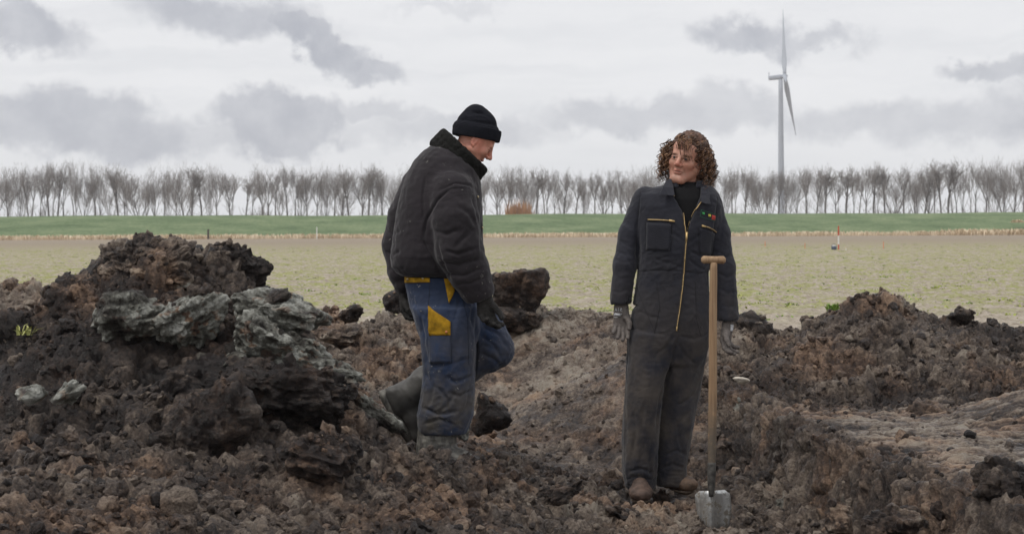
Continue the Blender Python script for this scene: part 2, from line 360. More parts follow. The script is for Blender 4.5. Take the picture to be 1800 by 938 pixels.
# heaps: x, y, top z, flat radius, slope, stretch x
HEAPS = [(-2.06, 8.62, .70, .12, 1.15, 1.0), (-2.0, 8.25, .48, .2, .8, 1.1), (-1.86, 8.66, .78, .24, 1.05, 1.1), (-1.60, 8.75, .77, .14, 1.0, 1.0), (-1.36, 8.85, .62, .08, 1.05, 1.0), (-1.25, 8.25, .43, .22, .95, 1.1), (-1.0, 8.45, .30, .12, .75, 1.0),
         (-2.55, 8.7, .33, .20, .65, 1.2), (-3.2, 8.4, .28, .3, .5, 1.3), (-1.55, 7.75, .16, .25, .62, 1.3), (-.80, 8.22, -.04, .12, .7, 1.0), (-1.0, 7.3, -.10, .25, .5, 1.2),
         (-2.2, 7.2, -.04, .3, .35, 1.5),
         (-3.75, 12.5, .50, .32, .55, 1.0), (-3.2, 12.3, .34, .2, .6, 1.), (-2.4, 12.6, .30, .4, .5, 1.2), (-1.45, 12.6, .27, .18, .5, 1.2), (-.85, 12.9, .24, .15, .5, 1.2), (-.25, 13.5, .30, .15, .5, 1.2),
         (.1, 13.5, .28, .12, .6, 1.), (.5, 13.2, .26, .15, .55, 1.2), (.95, 12.6, .26, .15, .6, 1.2), (1.45, 11.2, .31, .12, .55, 1.2), (1.72, 11.1, .20, .10, .5, 1.),
         (2.30, 10.8, .45, .10, .58, 1.0), (2.62, 10.85, .33, .12, .5, 1.2), (2.95, 10.7, .27, .18, .5, 1.2), (3.5, 10.5, .24, .3, .45, 1.3), (2.75, 10.2, .12, .2, .45, 1.3), (1.95, 10.45, .14, .15, .5, 1.2),
         (2.35, 5.9, -.05, .22, .6, 1.0), (3.0, 9.0, .04, .25, .3, 1.)]
def soil_height(x, y):
    wob = .05*perlin(np.stack([x, y, x*0], 1), .45, 11)+.03*perlin(np.stack([x, y, x*0], 1), .15, 12)
    xr = np.interp(y, RW[:, 0], RW[:, 1])+wob; xl = np.interp(y, LW[:, 0], LW[:, 1])
    floor = -.475+.17*sstep(.55, -.45, x)+.03*sstep(8, 6, y)
    hb = np.where(y > 10.6, .03, -.13)+.10*sstep(9.6, 10.6, y)*(y <= 10.6)
    h = floor+(hb-floor)*sstep(-.02, .09, x-xr)
    hl = .05+.05*sstep(9, 12, y)-.12*sstep(8.5, 6.5, y)-.1*sstep(7, 5.5, y)
    h = h+(hl-h)*sstep(.0, .95, xl-x)
    cr = np.interp(x, CREST[:, 0], CREST[:, 1])
    h = h+(-.10-h)*sstep(.0, .35, y-cr)
    for (cx, cy, z, r0, sl, sx) in HEAPS:
        r = np.sqrt(((x-cx)/sx)**2+(y-cy)**2)
        c = z-sl*(np.sqrt(np.maximum(r-r0*.5, 0)**2+.006)-.08)
        h = smax(h, c, .05)
    for (cx, cy, z0, rx, ry, sl) in CARVE:
        r = np.sqrt(((x-cx)/rx)**2+((y-cy)/ry)**2); h = -smax(-h, -(z0+sl*np.maximum(r-1, 0)+1.6*np.maximum(r-2.1, 0)), .04)
    return h
CARVE = [(-.46, 8.80, -.37, .30, .42, .28), (.68, 8.58, -.515, .12, .16, .10), (.90, 8.76, -.49, .12, .10, .10), (1.0, 7.93, -.525, .15, .13, .14)]
def pad(x, y):       # trodden where the men stand and the spade is stuck
    m = np.zeros_like(x)
    for (cx, cy, r) in ((.66, 8.62, .16), (.86, 8.75, .14), (1.0, 8.0, .12), (-.38, 8.9, .18)):
        m = np.maximum(m, np.exp(-((x-cx)**2+(y-cy)**2)/r**2))
    return m
def clods3(p, amt=1.0, seed=0):
    """lumpy broken-soil relief measured along the surface normal"""
    q = p+.035*np.stack([perlin(p, .11, seed+1), perlin(p, .11, seed+2), perlin(p, .11, seed+3)], 1)
    q = q+.012*np.stack([perlin(p, .03, seed+11), perlin(p, .03, seed+12), perlin(p, .03, seed+13)], 1)
    f1, f2, c1 = worley(q, .19, seed+4); a = .040*(sstep(0, .22, f2-f1)-.7)*(.4+c1)+.045*(c1-.5)
    f1, f2, c2 = worley(q, .085, seed+5); b = .024*(sstep(0, .25, f2-f1)-.7)*(.3+c2)+.030*(c2-.5)
    f1, f2, c3 = worley(q, .036, seed+6); c = .011*(sstep(0, .35, f2-f1)-.6)*(.4+c3)+.016*(c3-.5)
    return amt*(a+b+c+.02*fbm(p, .3, 2, seed+8)+.012*fbm(p, .022, 2, seed+9)), (c1, c2, c3)
def stripes(x, y, z):
    """shaved shelf on the right: grooves left by the digger bucket"""
    m = sstep(.12, .3, x-np.interp(y, RW[:, 0], RW[:, 1]))*sstep(6.2, 6.8, y)*sstep(9.75, 9.35, y)*sstep(.10, -.04, z)
    return m
def soil_tone(p, ids):
    x, y, z = p.T
    q = p.copy(); big = fbm(q, .55, 3, 31); c1, c2, c3 = ids
    tone = .46+.22*big+.22*(c1-.5)+.30*(c2-.5)+.26*(c3-.5)
    heap = np.clip(1.15-np.sqrt(((x+1.45)/1.5)**2+((y-8.3)/1.3)**2), 0, 1)        # peaty heap: darker
    tone -= .17*np.minimum(heap*2, 1)
    tone += .16*sstep(10, 12, y)*sstep(1.2, .3, x)                                 # drier brown far bank
    tone += .16*sstep(.3, .7, z)*sstep(9.5, 8, y)*sstep(-1.5, -1.8, x)             # dry top of the heap
    tone -= .05*sstep(1.0, 1.6, x)
    tone += .05*stripes(x, y, z)
    tone += .10*sstep(-.35, -.1, x)*sstep(1.25, 1.0, x)*sstep(10.5, 11.4, y)
    tone += .10*np.exp(-((x-.6)/.8)**2-((y-8.2)/1.2)**2)
    clay = .55*np.exp(-((x+1.15)/.33)**2-((z-.32)/.22)**2)*(y < 8.6)+.38*np.exp(-((x+1.95)/.16)**2-((z-.42)/.12)**2)*(y < 8.7)
    clay += .30*np.exp(-((x+.6)/.10)**2-((z-.02)/.10)**2)+.40*sstep(.42, .65, fbm(q, .35, 3, 77))*.8+.25*sstep(1.1, 1.3, x)*sstep(1.55, 1.3, x)*(z < -.12)*(y < 10)
    return np.clip(tone, 0, 1), np.clip(clay, 0, 1)
def grid_faces(nr, nc):
    i = np.arange(nr-1)[:, None]*nc+np.arange(nc-1)[None, :]
    return np.stack([i, i+1, i+nc+1, i+nc], -1).reshape(-1, 4)
def build_soil():
    xs = np.arange(-4.4, 4.6, .0145); yy = [4.9]
    while yy[-1] < 15.4: yy.append(yy[-1]+.0021*yy[-1])
    ys = np.array(yy); xr = np.interp(ys, RW[:, 0], RW[:, 1])      # columns crowd along the cut wall, where the ground stands upright
    n1, n2, n3 = 330, 84, 190; rows = []
    for q in xr: rows.append(np.concatenate([np.linspace(-4.4, q-.11, n1, endpoint=False), np.linspace(q-.11, q+.19, n2, endpoint=False), np.linspace(q+.19, 4.6, n3)]))
    X = np.array(rows); Y = np.repeat(ys[:, None], X.shape[1], 1); x, y = X.ravel(), Y.ravel(); xs = X[0]
    h = soil_height(x, y)
    H = h.reshape(X.shape); e = .012; gx = (soil_height(x+e, y)-soil_height(x-e, y)).reshape(X.shape)/(2*e); gy = (soil_height(x, y+e)-soil_height(x, y-e)).reshape(X.shape)/(2*e)
    n = np.stack([-gx.ravel(), -gy.ravel(), np.ones(len(x))], 1); n /= np.linalg.norm(n, axis=1)[:, None]
    p = np.stack([x, y, h], 1)
    st = stripes(x, y, h); pd = pad(x, y)
    steep = np.hypot(gx, gy).ravel(); cut = sstep(1.2, 2.4, steep)*(h < .02)*(x > -.4)
    d, ids = clods3(p, 1.0)
    amt = (1-.75*st)*(1-.75*pd)*(1-.42*cut)
    smooth_ = sstep(-.35, -.1, x)*sstep(1.25, 1.0, x)*sstep(9.2, 9.9, y)*sstep(13.4, 13.0, y); amt *= 1-.55*smooth_
    d = d*amt
    g = np.stack([x*.13, y*1.0+.12*x, x*0], 1)
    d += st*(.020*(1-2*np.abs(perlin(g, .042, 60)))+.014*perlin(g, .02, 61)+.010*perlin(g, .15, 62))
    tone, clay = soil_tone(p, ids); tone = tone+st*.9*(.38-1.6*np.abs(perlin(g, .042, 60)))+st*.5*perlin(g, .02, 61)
    tone = np.clip(tone+.05*cut*(y < 10.5)+.26*cut*(y > 11.3), 0, 1)
    p = p+n*d[:, None]
    o = mesh_obj('dug_ground', p, grid_faces(len(ys), len(xs)), M['soil'], None, True, {'tone': tone, 'clay': clay})
    tag(o, 'dug trench floor, cut shelf and spoil banks of dark clay soil', kind='structure')
    return o
dug = build_soil()
BV = BVHTree.FromObject(dug, bpy.context.evaluated_depsgraph_get())
BVC = None
def ground_z(x, y):
    r = BV.ray_cast(Vector((x, y, 5)), Vector((0, 0, -1))); z = r[0].z if r[0] else -.3; on = None
    if BVC is not None:
        q = BVC.ray_cast(Vector((x, y, 5)), Vector((0, 0, -1)))
        if q[0] and q[0].z > z: z = q[0].z; on = q[2]
    return z, on

# ---- clod shapes
def ico(sub):
    import bmesh
    bm = bmesh.new(); bmesh.ops.create_icosphere(bm, subdivisions=sub, radius=1.0); bm.verts.ensure_lookup_table()
    v = np.array([q.co[:] for q in bm.verts]); f = np.array([[q.index for q in t.verts] for t in bm.faces]); bm.free(); return v, f
ICO = {k: ico(k) for k in (1, 2, 3, 4, 5, 6)}
ICO[0] = (np.array([[1, 0, 0], [-1, 0, 0], [0, 1, 0], [0, -1, 0], [0, 0, 1], [0, 0, -1]], float), np.array([[0, 2, 4], [2, 1, 4], [1, 3, 4], [3, 0, 4], [2, 0, 5], [1, 2, 5], [3, 1, 5], [0, 3, 5]]))
def clod_shape(sub, seed, planes=9, rough=.16, sharp=14.):
    v, f = ICO[sub]; r = np.random.RandomState(seed)
    n = r.normal(size=(planes+6, 3)); n /= np.linalg.norm(n, axis=1)[:, None]; d = r.uniform(.62, .95, len(n))
    t = np.maximum(v @ n.T, 1e-3)/d; rad = 1/((t**sharp).sum(1)**(1/sharp))
    rad = np.minimum(rad, 1.3); o = v*rad[:, None]
    o = o+v*(rough*fbm(o*1.0, .8, 4, seed, .62)+rough*.5*(worley(o, .55, seed)[2]-.5))[:, None]
    return o, f
def rot(r):
    q = r.normal(size=4); q /= np.linalg.norm(q); w, x, y, z = q
    return np.array([[1-2*(y*y+z*z), 2*(x*y-z*w), 2*(x*z+y*w)], [2*(x*y+z*w), 1-2*(x*x+z*z), 2*(y*z-x*w)], [2*(x*z-y*w), 2*(y*z+x*w), 1-2*(x*x+y*y)]])
def scatter_clods():
    r = np.random.RandomState(8); shapes = {s: [clod_shape(s, 100+i*7+s, rough=.30) for i in range(9)] for s in (0, 1, 2, 3)}
    V, Fc, T, C = [], [], [], []; nv = 0
    N = 52000
    cy = 5.6+(r.rand(N)**.8)*8.6; cx = r.uniform(-.36, .38, N)*cy
    cz = soil_height(cx, cy); st = stripes(cx, cy, cz); pd = pad(cx, cy)
    cr = np.interp(cx, CREST[:, 0], CREST[:, 1])
    keep = (cy < cr+.25) & (r.rand(N) > .9*st) & (r.rand(N) > .9*pd)
    keep &= ~((cx > -.25) & (cx < 1.15) & (cy > 9.4) & (cy < 13.3) & (r.rand(N) < .72))
    xr = np.interp(cy, RW[:, 0], RW[:, 1]); keep &= ~((cx-xr > -.06) & (cx-xr < .24) & (cy < 10.3) & (r.rand(N) < .78))
    size = np.exp(r.normal(-4.5, .52, N)); size = np.clip(size, .005, .065); big = np.arange(N) < 1100; size = np.where(big, r.uniform(.020, .048, N), size)
    p = np.stack([cx, cy, cz], 1); ids = (r.rand(N), r.rand(N), r.rand(N)); tone, clay = soil_tone(p, ids)
    for i in np.nonzero(keep)[0]:
        s = size[i]; pxs = s/cy[i]*1700
        sub = 0 if pxs < 1.8 else (1 if pxs < 4.2 else (2 if pxs < 9 else 3))
        v, f = shapes[sub][r.randint(9)]
        gz, on = ground_z(cx[i], cy[i])
        if on is not None:
            info = np.searchsorted(CKF, on, 'right')-1
            if r.rand() < (.96 if CKC[info] else .30): continue
        q = (v*(s*np.array([1, r.uniform(.7, 1), r.uniform(.55, .9)])))@rot(r).T+np.array([cx[i], cy[i], gz+s*r.uniform(-.15, .45)])
        V.append(q); Fc.append(f+nv); nv += len(v); T.append(np.full(len(v), tone[i]+r.uniform(-.12, .14))); C.append(np.full(len(v), clay[i]))
    o = mesh_obj('soil_clods', np.concatenate(V), np.concatenate(Fc), M['soil'], None, False, {'tone': np.concatenate(T), 'clay': np.concatenate(C)})
    tag(o, 'loose clods and crumbs of dark clay soil over the trench and heaps', 'soil clods', kind='stuff')
def big_clods():
    pass
print('TRIS0', len(dug.data.polygons)*2)
_ = ('TRIS', sum(len(o.data.polygons) for o in bpy.data.objects if o.type == 'MESH'))

def chunk(name, label, cat, px, py, d, hw, hh, hd=None, tilt=0, tone=.3, clay=0., seed=1, planes=8, rough=.14, layer=0., group=None, mat=None, amt=.6, sharp=12., taper=False):
    """one big lump: half width/height in photo pixels, turned by tilt (deg, clockwise in view)"""
    c = W(px, py, d); k = d/F; hx, hz = hw*k, hh*k; hy = hd if hd else .8*max(min(hx, hz*1.6), .02)
    v, f = clod_shape(6 if max(hw, hh) > 85 or (clay > .8 and max(hw, hh) > 48) else (5 if max(hw, hh) > 38 else (4 if max(hw, hh) > 18 else 3)), seed, planes, rough, sharp)
    p = v*np.array([hx, hy, hz])*1.12
    if layer: p[:, 0] += layer*hx*np.round(3*perlin(p*np.array([.2, .2, 1.]), .05, seed))/3
    if taper: p[:, :2] *= np.clip(1.25-1.25*(p[:, 2:]/hz+1)/2, .03, 1.3)
    t = math.radians(tilt); R = np.array([[math.cos(t), 0, math.sin(t)], [0, 1, 0], [-math.sin(t), 0, math.cos(t)]])
    p = p@R.T; w = p+c
    fn = np.cross(p[f[:, 1]]-p[f[:, 0]], p[f[:, 2]]-p[f[:, 0]]); nrm = np.zeros_like(p)
    for i in range(3):
        for j in range(3): nrm[:, j] += np.bincount(f[:, i], fn[:, j], len(p))
    nrm /= np.linalg.norm(nrm, axis=1)[:, None]+1e-12; rad_ = p/(np.linalg.norm(p, axis=1)[:, None]+1e-9); nrm = nrm*.8+rad_*.2
    s = min(1., max(hx, hz)/.12)
    dd, ids = clods3(w, amt*s, seed)
    if mat == 'stone' or mat == M['stone']: dd *= .15
    w = w+nrm*(dd*amt)[:, None]
    big = fbm(w, .18, 3, seed)
    if clay > 0:     # clay breaks in shelly flakes: ledges along the bedding, light fresh edges, mud in the cracks
        tt = math.radians(tilt); bed = w[:, 2]*math.cos(tt)+(w[:, 0]-c[0])*math.sin(tt)+.02*big; e = perlin(np.stack([w[:, 0]*.25, w[:, 1]*.25, bed], 1), .030, seed)
        w = w+nrm*(min(s, 1)*.008*np.clip(e*3, -1, 1))[:, None]; tone = tone+.20*np.clip(e*3, -1, 1); e2 = perlin(np.stack([w[:, 0]*.6, w[:, 1]*.6, bed], 1), .022, seed+5); w = w+nrm*(min(s, 1)*.006*(.35-np.abs(e2)*2.2))[:, None]; tone = tone+.18*(.35-np.abs(e2)*2.2); clay = clay-.55*sstep(.22, .34, fbm(w, .07, 3, seed+3))
    o = mesh_obj(name, w, f, mat or M['soil'], None, not np.any(np.asarray(clay) > 0), {'tone': np.clip(tone+.26*big+.28*(ids[2]-.5)+.22*(ids[1]-.5), 0, 1), 'clay': np.clip(clay+.5*big*np.asarray(clay > 0), 0, 1)}, origin=c)
    return tag(o, label, cat, group)
CK = [
 ('soil_boulder', 'dry crusted brown boulder of soil topping the left spoil heap', 250, 486, 8.55, 90, 50, .20, 4, .50, .12, 3, 9, .16),
 ('peat_lump', 'ragged black peat knob on the heap crest right of the dry boulder', 424, 468, 8.80, 44, 38, .12, 20, .12, 0, 5, 7, .25),
 ('soil_boulder', 'large dark steep flank of soil at left of the heap crest', 150, 530, 8.5, 55, 62, .2, -25, .2, 0, 7, 7, .2),
 ('clay_slab', 'pale grey clay facet showing under the dry boulder', 212, 560, 8.0, 56, 48, .12, -10, .5, .75, 9, 7, .12),
 ('clay_slab', 'wide cracked grey green clay slab, topmost of the clay pile', 482, 550, 8.20, 92, 42, .16, 8, .64, 1., 11, 8, .12),
 ('clay_slab', 'rounded grey clay lump with light smooth back, left end of the clay pile', 342, 560, 8.10, 52, 50, .14, -30, .68, 1., 13, 8, .14),
 ('clay_slab', 'greenish clay lump in the middle of the clay pile under the wide slab', 450, 594, 7.98, 58, 38, .13, 25, .60, 1., 15, 7, .14),
 ('clay_slab', 'flat grey clay slab stepping down right of the middle lump', 515, 616, 8.00, 62, 28, .12, 10, .62, 1., 17, 7, .12),
 ('clay_slab', 'long thin ledge of clay with undercut shadow on the right flank', 552, 648, 7.95, 80, 24, .11, 6, .62, 1., 19, 6, .12),
 ('clay_slab', 'small pale wedge of clay under the left end of the pile', 400, 640, 7.85, 32, 15, .06, -22, .6, .85, 21, 5, .08),
 ('clay_slab', 'small whitish flat clay flake in front of the long ledge', 530, 668, 7.8, 22, 13, .05, 10, .85, 1, 23, 5, .06),
 ('clay_slab', 'slanting grey clay smear running down to the walking man\'s raised boot', 640, 712, 8.02, 66, 15, .07, 34, .42, .7, 25, 6, .15),
 ('clay_slab', 'clay lump with a chalky white edge on the lower left slope', 118, 688, 7.5, 38, 19, .07, -38, .78, .95, 27, 5, .08),
 ('clay_slab', 'small chalky white clay lump at the far left of the slope', 60, 690, 7.5, 24, 15, .06, -8, .75, 1, 29, 6, .1),
 ('peat_lump', 'broad dark brown peat overhang in front of the clay pile', 440, 690, 7.72, 130, 48, .16, 4, .13, 0, 31, 7, .2),
 ('soil_boulder', 'tall dark chunk with a flat brown cut face in the lower left foreground', 345, 752, 7.35, 72, 84, .15, 14, .30, 0, 33, 6, .08),
 ('soil_boulder', 'brown fallen clod against the left side of the tall foreground chunk', 265, 715, 7.6, 58, 42, .12, -20, .34, .05, 35, 8, .16),
 ('peat_lump', 'dark angular clod below the peat overhang at the heap foot', 565, 800, 7.2, 62, 44, .11, 18, .2, .1, 37, 6, .12),
 ('soil_slab', 'long flat crusted slab lying near the bottom left edge', 372, 888, 6.7, 72, 13, .09, 3, .42, .1, 39, 6, .12),
 ('soil_boulder', 'tan clod left of the tall foreground chunk', 222, 846, 6.9, 22, 20, .06, -20, .66, .1, 41, 6, .12),
 ('soil_boulder', 'brown lump among crumbs in the bottom left corner', 120, 800, 6.9, 46, 30, .10, 10, .34, .05, 43, 8, .16),
 ('peat_lump', 'nearly black lump at the far left edge of the heap', 20, 610, 8.3, 60, 44, .15, 10, .10, 0, 45, 7, .18),
 ('peat_lump', 'round fibrous dark peat ball on the trench floor right of the walking man', 862, 731, 9.5, 32, 34, .105, 0, .10, 0, 47, 14, .10),
 ('clay_slab', 'clay-smeared pale lump between the walking man\'s shin and the peat ball', 815, 735, 9.2, 15, 34, .05, 4, .6, .9, 49, 7, .12),
 ('peat_lump', 'big blocky peat sod standing on the far bank right of the walking man', 908, 508, 13.1, 50, 42, .16, 10, .27, 0, 51, 6, .12),
 ('peat_lump', 'squat dark lump under the big blocky peat sod', 900, 562, 12.95, 52, 28, .14, -4, .30, 0, 53, 8, .18),
 ('peat_lump', 'leaning dark clod on the trench edge between the two men', 980, 605, 13.0, 18, 20, .07, -30, .12, 0, 55, 6, .1),
 ('soil_boulder', 'tan clod on the far bank left of the standing man\'s glove', 1028, 566, 13.2, 34, 22, .1, 20, .62, .05, 57, 8, .15),
 ('peat_lump', 'dark clod on the far bank behind the walking man\'s rear glove', 690, 534, 12.4, 22, 20, .08, 10, .14, 0, 59, 7, .16),
 ('peat_lump', 'dark round clod on the far bank between heap and walking man', 620, 552, 12.2, 26, 16, .09, 0, .2, 0, 61, 8, .16),
 ('soil_boulder', 'brown dry lump on the far bank right of the clay pile', 600, 590, 11.2, 34, 20, .1, 10, .55, .05, 63, 8, .16),
 ('soil_boulder', 'pointed pyramid of dry soil at the bottom edge right of the spade', 1474, 906, 6.95, 36, 44, .085, 8, .60, .15, 65, 4, .05),
 ('soil_boulder', 'lumpy clod right of the pointed pyramid at the bottom edge', 1570, 925, 6.75, 50, 24, .1, 6, .3, .05, 67, 9, .16),
 ('soil_boulder', 'rusty brown clod half sunk at the foot of the right mound', 1625, 722, 9.3, 38, 18, .09, -14, .50, 0, 69, 6, .1),
 ('soil_boulder', 'grey clod beside the rusty clod at the back of the shaved shelf', 1560, 728, 9.35, 20, 11, .06, 0, .58, .4, 71, 7, .1),
 ('soil_boulder', 'dark clod at the front corner of the shelf on the right edge', 1775, 850, 6.5, 52, 40, .12, 12, .2, 0, 73, 9, .18),
 ('peat_lump', 'dark knob on the shoulder of the right mound', 1690, 556, 10.75, 20, 13, .07, 6, .2, 0, 75, 7, .16),
 ('peat_lump', 'dark rim of soil along the crest of the right mound', 1535, 532, 10.75, 34, 14, .09, -4, .24, 0, 77, 8, .2),
 ('soil_boulder', 'crumbly brown clod on the bank right of the spade handle', 1330, 580, 11.0, 36, 24, .12, 20, .3, .0, 79, 9, .18),
 ('soil_boulder', 'brown clod on the trench floor in front of the peat ball', 752, 848, 7.9, 40, 22, .09, 6, .36, .1, 81, 9, .16),
 ('soil_boulder', 'dark clod sunk in the foreground below the walking man\'s boot', 700, 880, 7.3, 44, 26, .1, -14, .2, .0, 83, 8, .16),
 ('soil_boulder', 'brown clod in the middle of the trench floor between the men', 985, 868, 7.9, 36, 18, .08, -14, .40, .05, 85, 8, .14),
 ('soil_boulder', 'mud lump just in front of the standing man\'s left-hand boot', 1095, 905, 7.9, 34, 18, .08, 8, .34, .1, 87, 9, .16),
]
for (nm, lb, px, py, d, hw, hh, hd, tl, tn, cl, sd_, pl, rg) in CK:
    chunk(nm, lb, {'soil_boulder': 'clod', 'peat_lump': 'peat lump', 'clay_slab': 'clay slab', 'soil_slab': 'soil slab'}[nm], px, py, d, hw, hh, hd, tl, tn, cl, sd_, pl, rg,
          layer=0, amt=.12 if sd_ == 65 else .8 if sd_ == 33 else (.55 if nm == 'clay_slab' else .7), taper=sd_ == 65)
chunk('pale_stone', 'small flat pale stone on the bank right of the spade handle', 'stone', 1305, 668, 9.9, 14, 6, .03, 14, seed=91, mat=M['stone'], amt=.1, planes=5)

CKV, CKP, CKF, CKC = [], [], [], []; nv_ = nf_ = 0
for o in [q for q in bpy.data.objects if q.get('category') in ('clod', 'peat lump', 'clay slab')]:
    me = o.data; v = np.empty(len(me.vertices)*3, np.float32); me.vertices.foreach_get('co', v); v = v.reshape(-1, 3)+np.array(o.location)
    f = np.empty(len(me.polygons)*3, np.int32); me.polygons.foreach_get('vertices', f); CKV.append(v); CKP.append(f.reshape(-1, 3)+nv_); CKF.append(nf_); CKC.append(o['category'] == 'clay slab'); nv_ += len(v); nf_ += len(f)//3
BVC = BVHTree.FromPolygons(np.concatenate(CKV).tolist(), np.concatenate(CKP).tolist()); CKF = np.array(CKF)
scatter_clods()
print('TRIS', sum(len(o.data.loops)-2*len(o.data.polygons) for o in bpy.data.objects if o.type == 'MESH'))

# ------------------------------------------------------------------ field, dike, reeds
def build_field():
    ys = [10.6]
    while ys[-1] < 186: ys.append(ys[-1]*1.0052)
    ys = np.array(ys); us = np.concatenate([np.linspace(-.62, -.33, 30)[:-1], np.linspace(-.33, .33, 330), np.linspace(.33, .62, 30)[1:]])
    U, Y = np.meshgrid(us, ys); y = Y.ravel(); x = (U*Y).ravel()
    cr = np.interp(x, CREST[:, 0], CREST[:, 1])
    p = np.stack([x, y, x*0], 1)
    f1, f2, cid = worley(p, .16, 5); f1b, f2b, _ = worley(p, .07, 6)
    z = .075*np.clip(.6-f1, 0, 1)*(cid > .35)+.035*np.clip(.6-f1b, 0, 1)+.02*perlin(p, .9, 4)
    z *= sstep(120, 40, y)
    z = np.where(y < cr+.12, -1.0, z)
    o = mesh_obj('field', np.stack([x, y, z], 1), grid_faces(len(ys), len(us)), M['field'])
    tag(o, 'flat dry field with thin seedlings stretching to the dike', kind='structure')
    r = 6000.; mb = MB()
    def q(a, b, c, d, z): mb.add([(a, b, z), (c, b, z), (c, d, z), (a, d, z)], [(0, 1, 2, 3)])
    q(-r, 200, r, r, -.02); q(-r, -r, -4.35, 200, -.12); q(4.55, -r, r, 200, -.12); q(-4.35, -r, 4.55, 4.95, -.40); q(-4.35, 12, 4.55, 200, -1.2)
    g = mb.build('ground', M['field']); tag(g, 'open farmland all round', kind='structure')
build_field()
def build_dike():
    xs = np.linspace(-260, 300, 281); prof = [(0, -.3), (1.5, .15), (4, .9), (8, 1.9), (11, 2.42), (12.5, 2.52), (15.5, 2.52), (18, 1.9), (26, -.3)]
    V = []
    for x in xs:
        y0 = 180+.07*x+.0
        for (dy, z) in prof: V.append((x, y0+dy, z+(.05*math.sin(x*.11)+.03*math.sin(x*.37))*(z > 1)))
    o = mesh_obj('dike', V, grid_faces(len(xs), len(prof)), M['dike']); tag(o, 'long low grass dike across the far side of the field', kind='structure')
build_dike()
def blades(name, mat, pts, hmin, hmax, width, n, spread, seed, label, cat, kind='stuff', lean=.35, parent=None, origin=None):
    r = np.random.RandomState(seed); V, Fc = [], []; k = 0
    for (x, y, z, s) in pts:
        for i in range(n):
            a = r.uniform(0, 6.28); h = r.uniform(hmin, hmax)*s; w = width*s*r.uniform(.6, 1.3); b = np.array([x+r.normal()*spread*s, y+r.normal()*spread*s, z-.01])
            ln = np.array([math.cos(a), math.sin(a), 0])*h*r.uniform(.1, lean*2); sd_ = np.array([-math.sin(a), math.cos(a), 0])*w
            V += [b-sd_*.6, b+sd_*.6, b+ln*.45+sd_+[0, 0, h*.6], b+ln*.45-sd_+[0, 0, h*.6], b+ln+[0, 0, h*(1-.3*lean)]]
            Fc += [(k, k+1, k+2, k+3), (k+3, k+2, k+4)]; k += 5
    o = mesh_obj(name, V, Fc, mat, parent, False, None, origin)
    return tag(o, label, cat, None, kind) if label else o
r_ = np.random.RandomState(5)
pts = []
for i in range(5200):
    x = r_.uniform(-75, 85); dens = .5+.5*math.sin(x*.21)*math.sin(x*.083+1)
    if r_.rand() < .45+.55*dens: pts.append((x, 174.5+.07*x+r_.uniform(0, 4.5), 0, r_.uniform(.6, 1.15)*(1.3 if 46 < x < 55 else 1)))
blades('reed_strip', M['reed'], pts, .34, .62, .045, 8, .3, 2, 'strip of dry straw-coloured reeds along the foot of the dike', 'reeds')
pts = []; pts2 = []
for i in range(13000):
    y = 14.2*(90/14.2)**(r_.rand()**.8); x = r_.uniform(-.33, .33)*y
    if y < np.interp(x, CREST[:, 0], CREST[:, 1])+.8: continue
    nn = float(perlin(np.array([[x, y*.6, 0]]), 1.6, 40)[0])
    if nn+.35*r_.randn() > .12-.0*y and r_.rand() < sstep(13.5, 21, y)+.08: (pts if r_.rand() < .75 else pts2).append((x, y, .01, r_.uniform(.5, 1.25)))
blades('weed_seedlings', M['weed'], pts, .012, .035, .010, 9, .05, 3, 'yellowish green seedlings scattered over the dry field', 'weeds', lean=.9)
blades('weed_tufts', M['weed_dark'], pts2, .012, .04, .010, 10, .045, 4, 'darker green weed tufts scattered over the dry field', 'weeds', lean=.9)
def plant(px, py, d, mat, s, n, label, z=None):
    c = W(px, py, d); gz = c[2] if z is None else z
    o = blades('small_plant', mat, [(c[0], c[1], gz, s)], .03, .08, .006, n, .022, int(px), label, 'plant', None, .8, None, (c[0], c[1], gz))
    return o
plant(1467, 545, 17.5, M['weed_dark'], 1.5, 60, 'bright green tuft on the field just left of the right mound')
plant(48, 893, 6.55, M['weed_pale'], 1.0, 26, 'pale yellow green sprig in the bottom left corner')
plant(45, 585, 8.2, M['weed_pale'], 1.0, 22, 'pale shoot on the dark lump at the left edge')
plant(1575, 792, 8.0, M['weed_pale'], .8, 12, 'tiny green shoot on the shaved shelf')
plant(1280, 470, 30., M['weed'], 2.2, 50, 'low weed clump on the field right of the standing man')
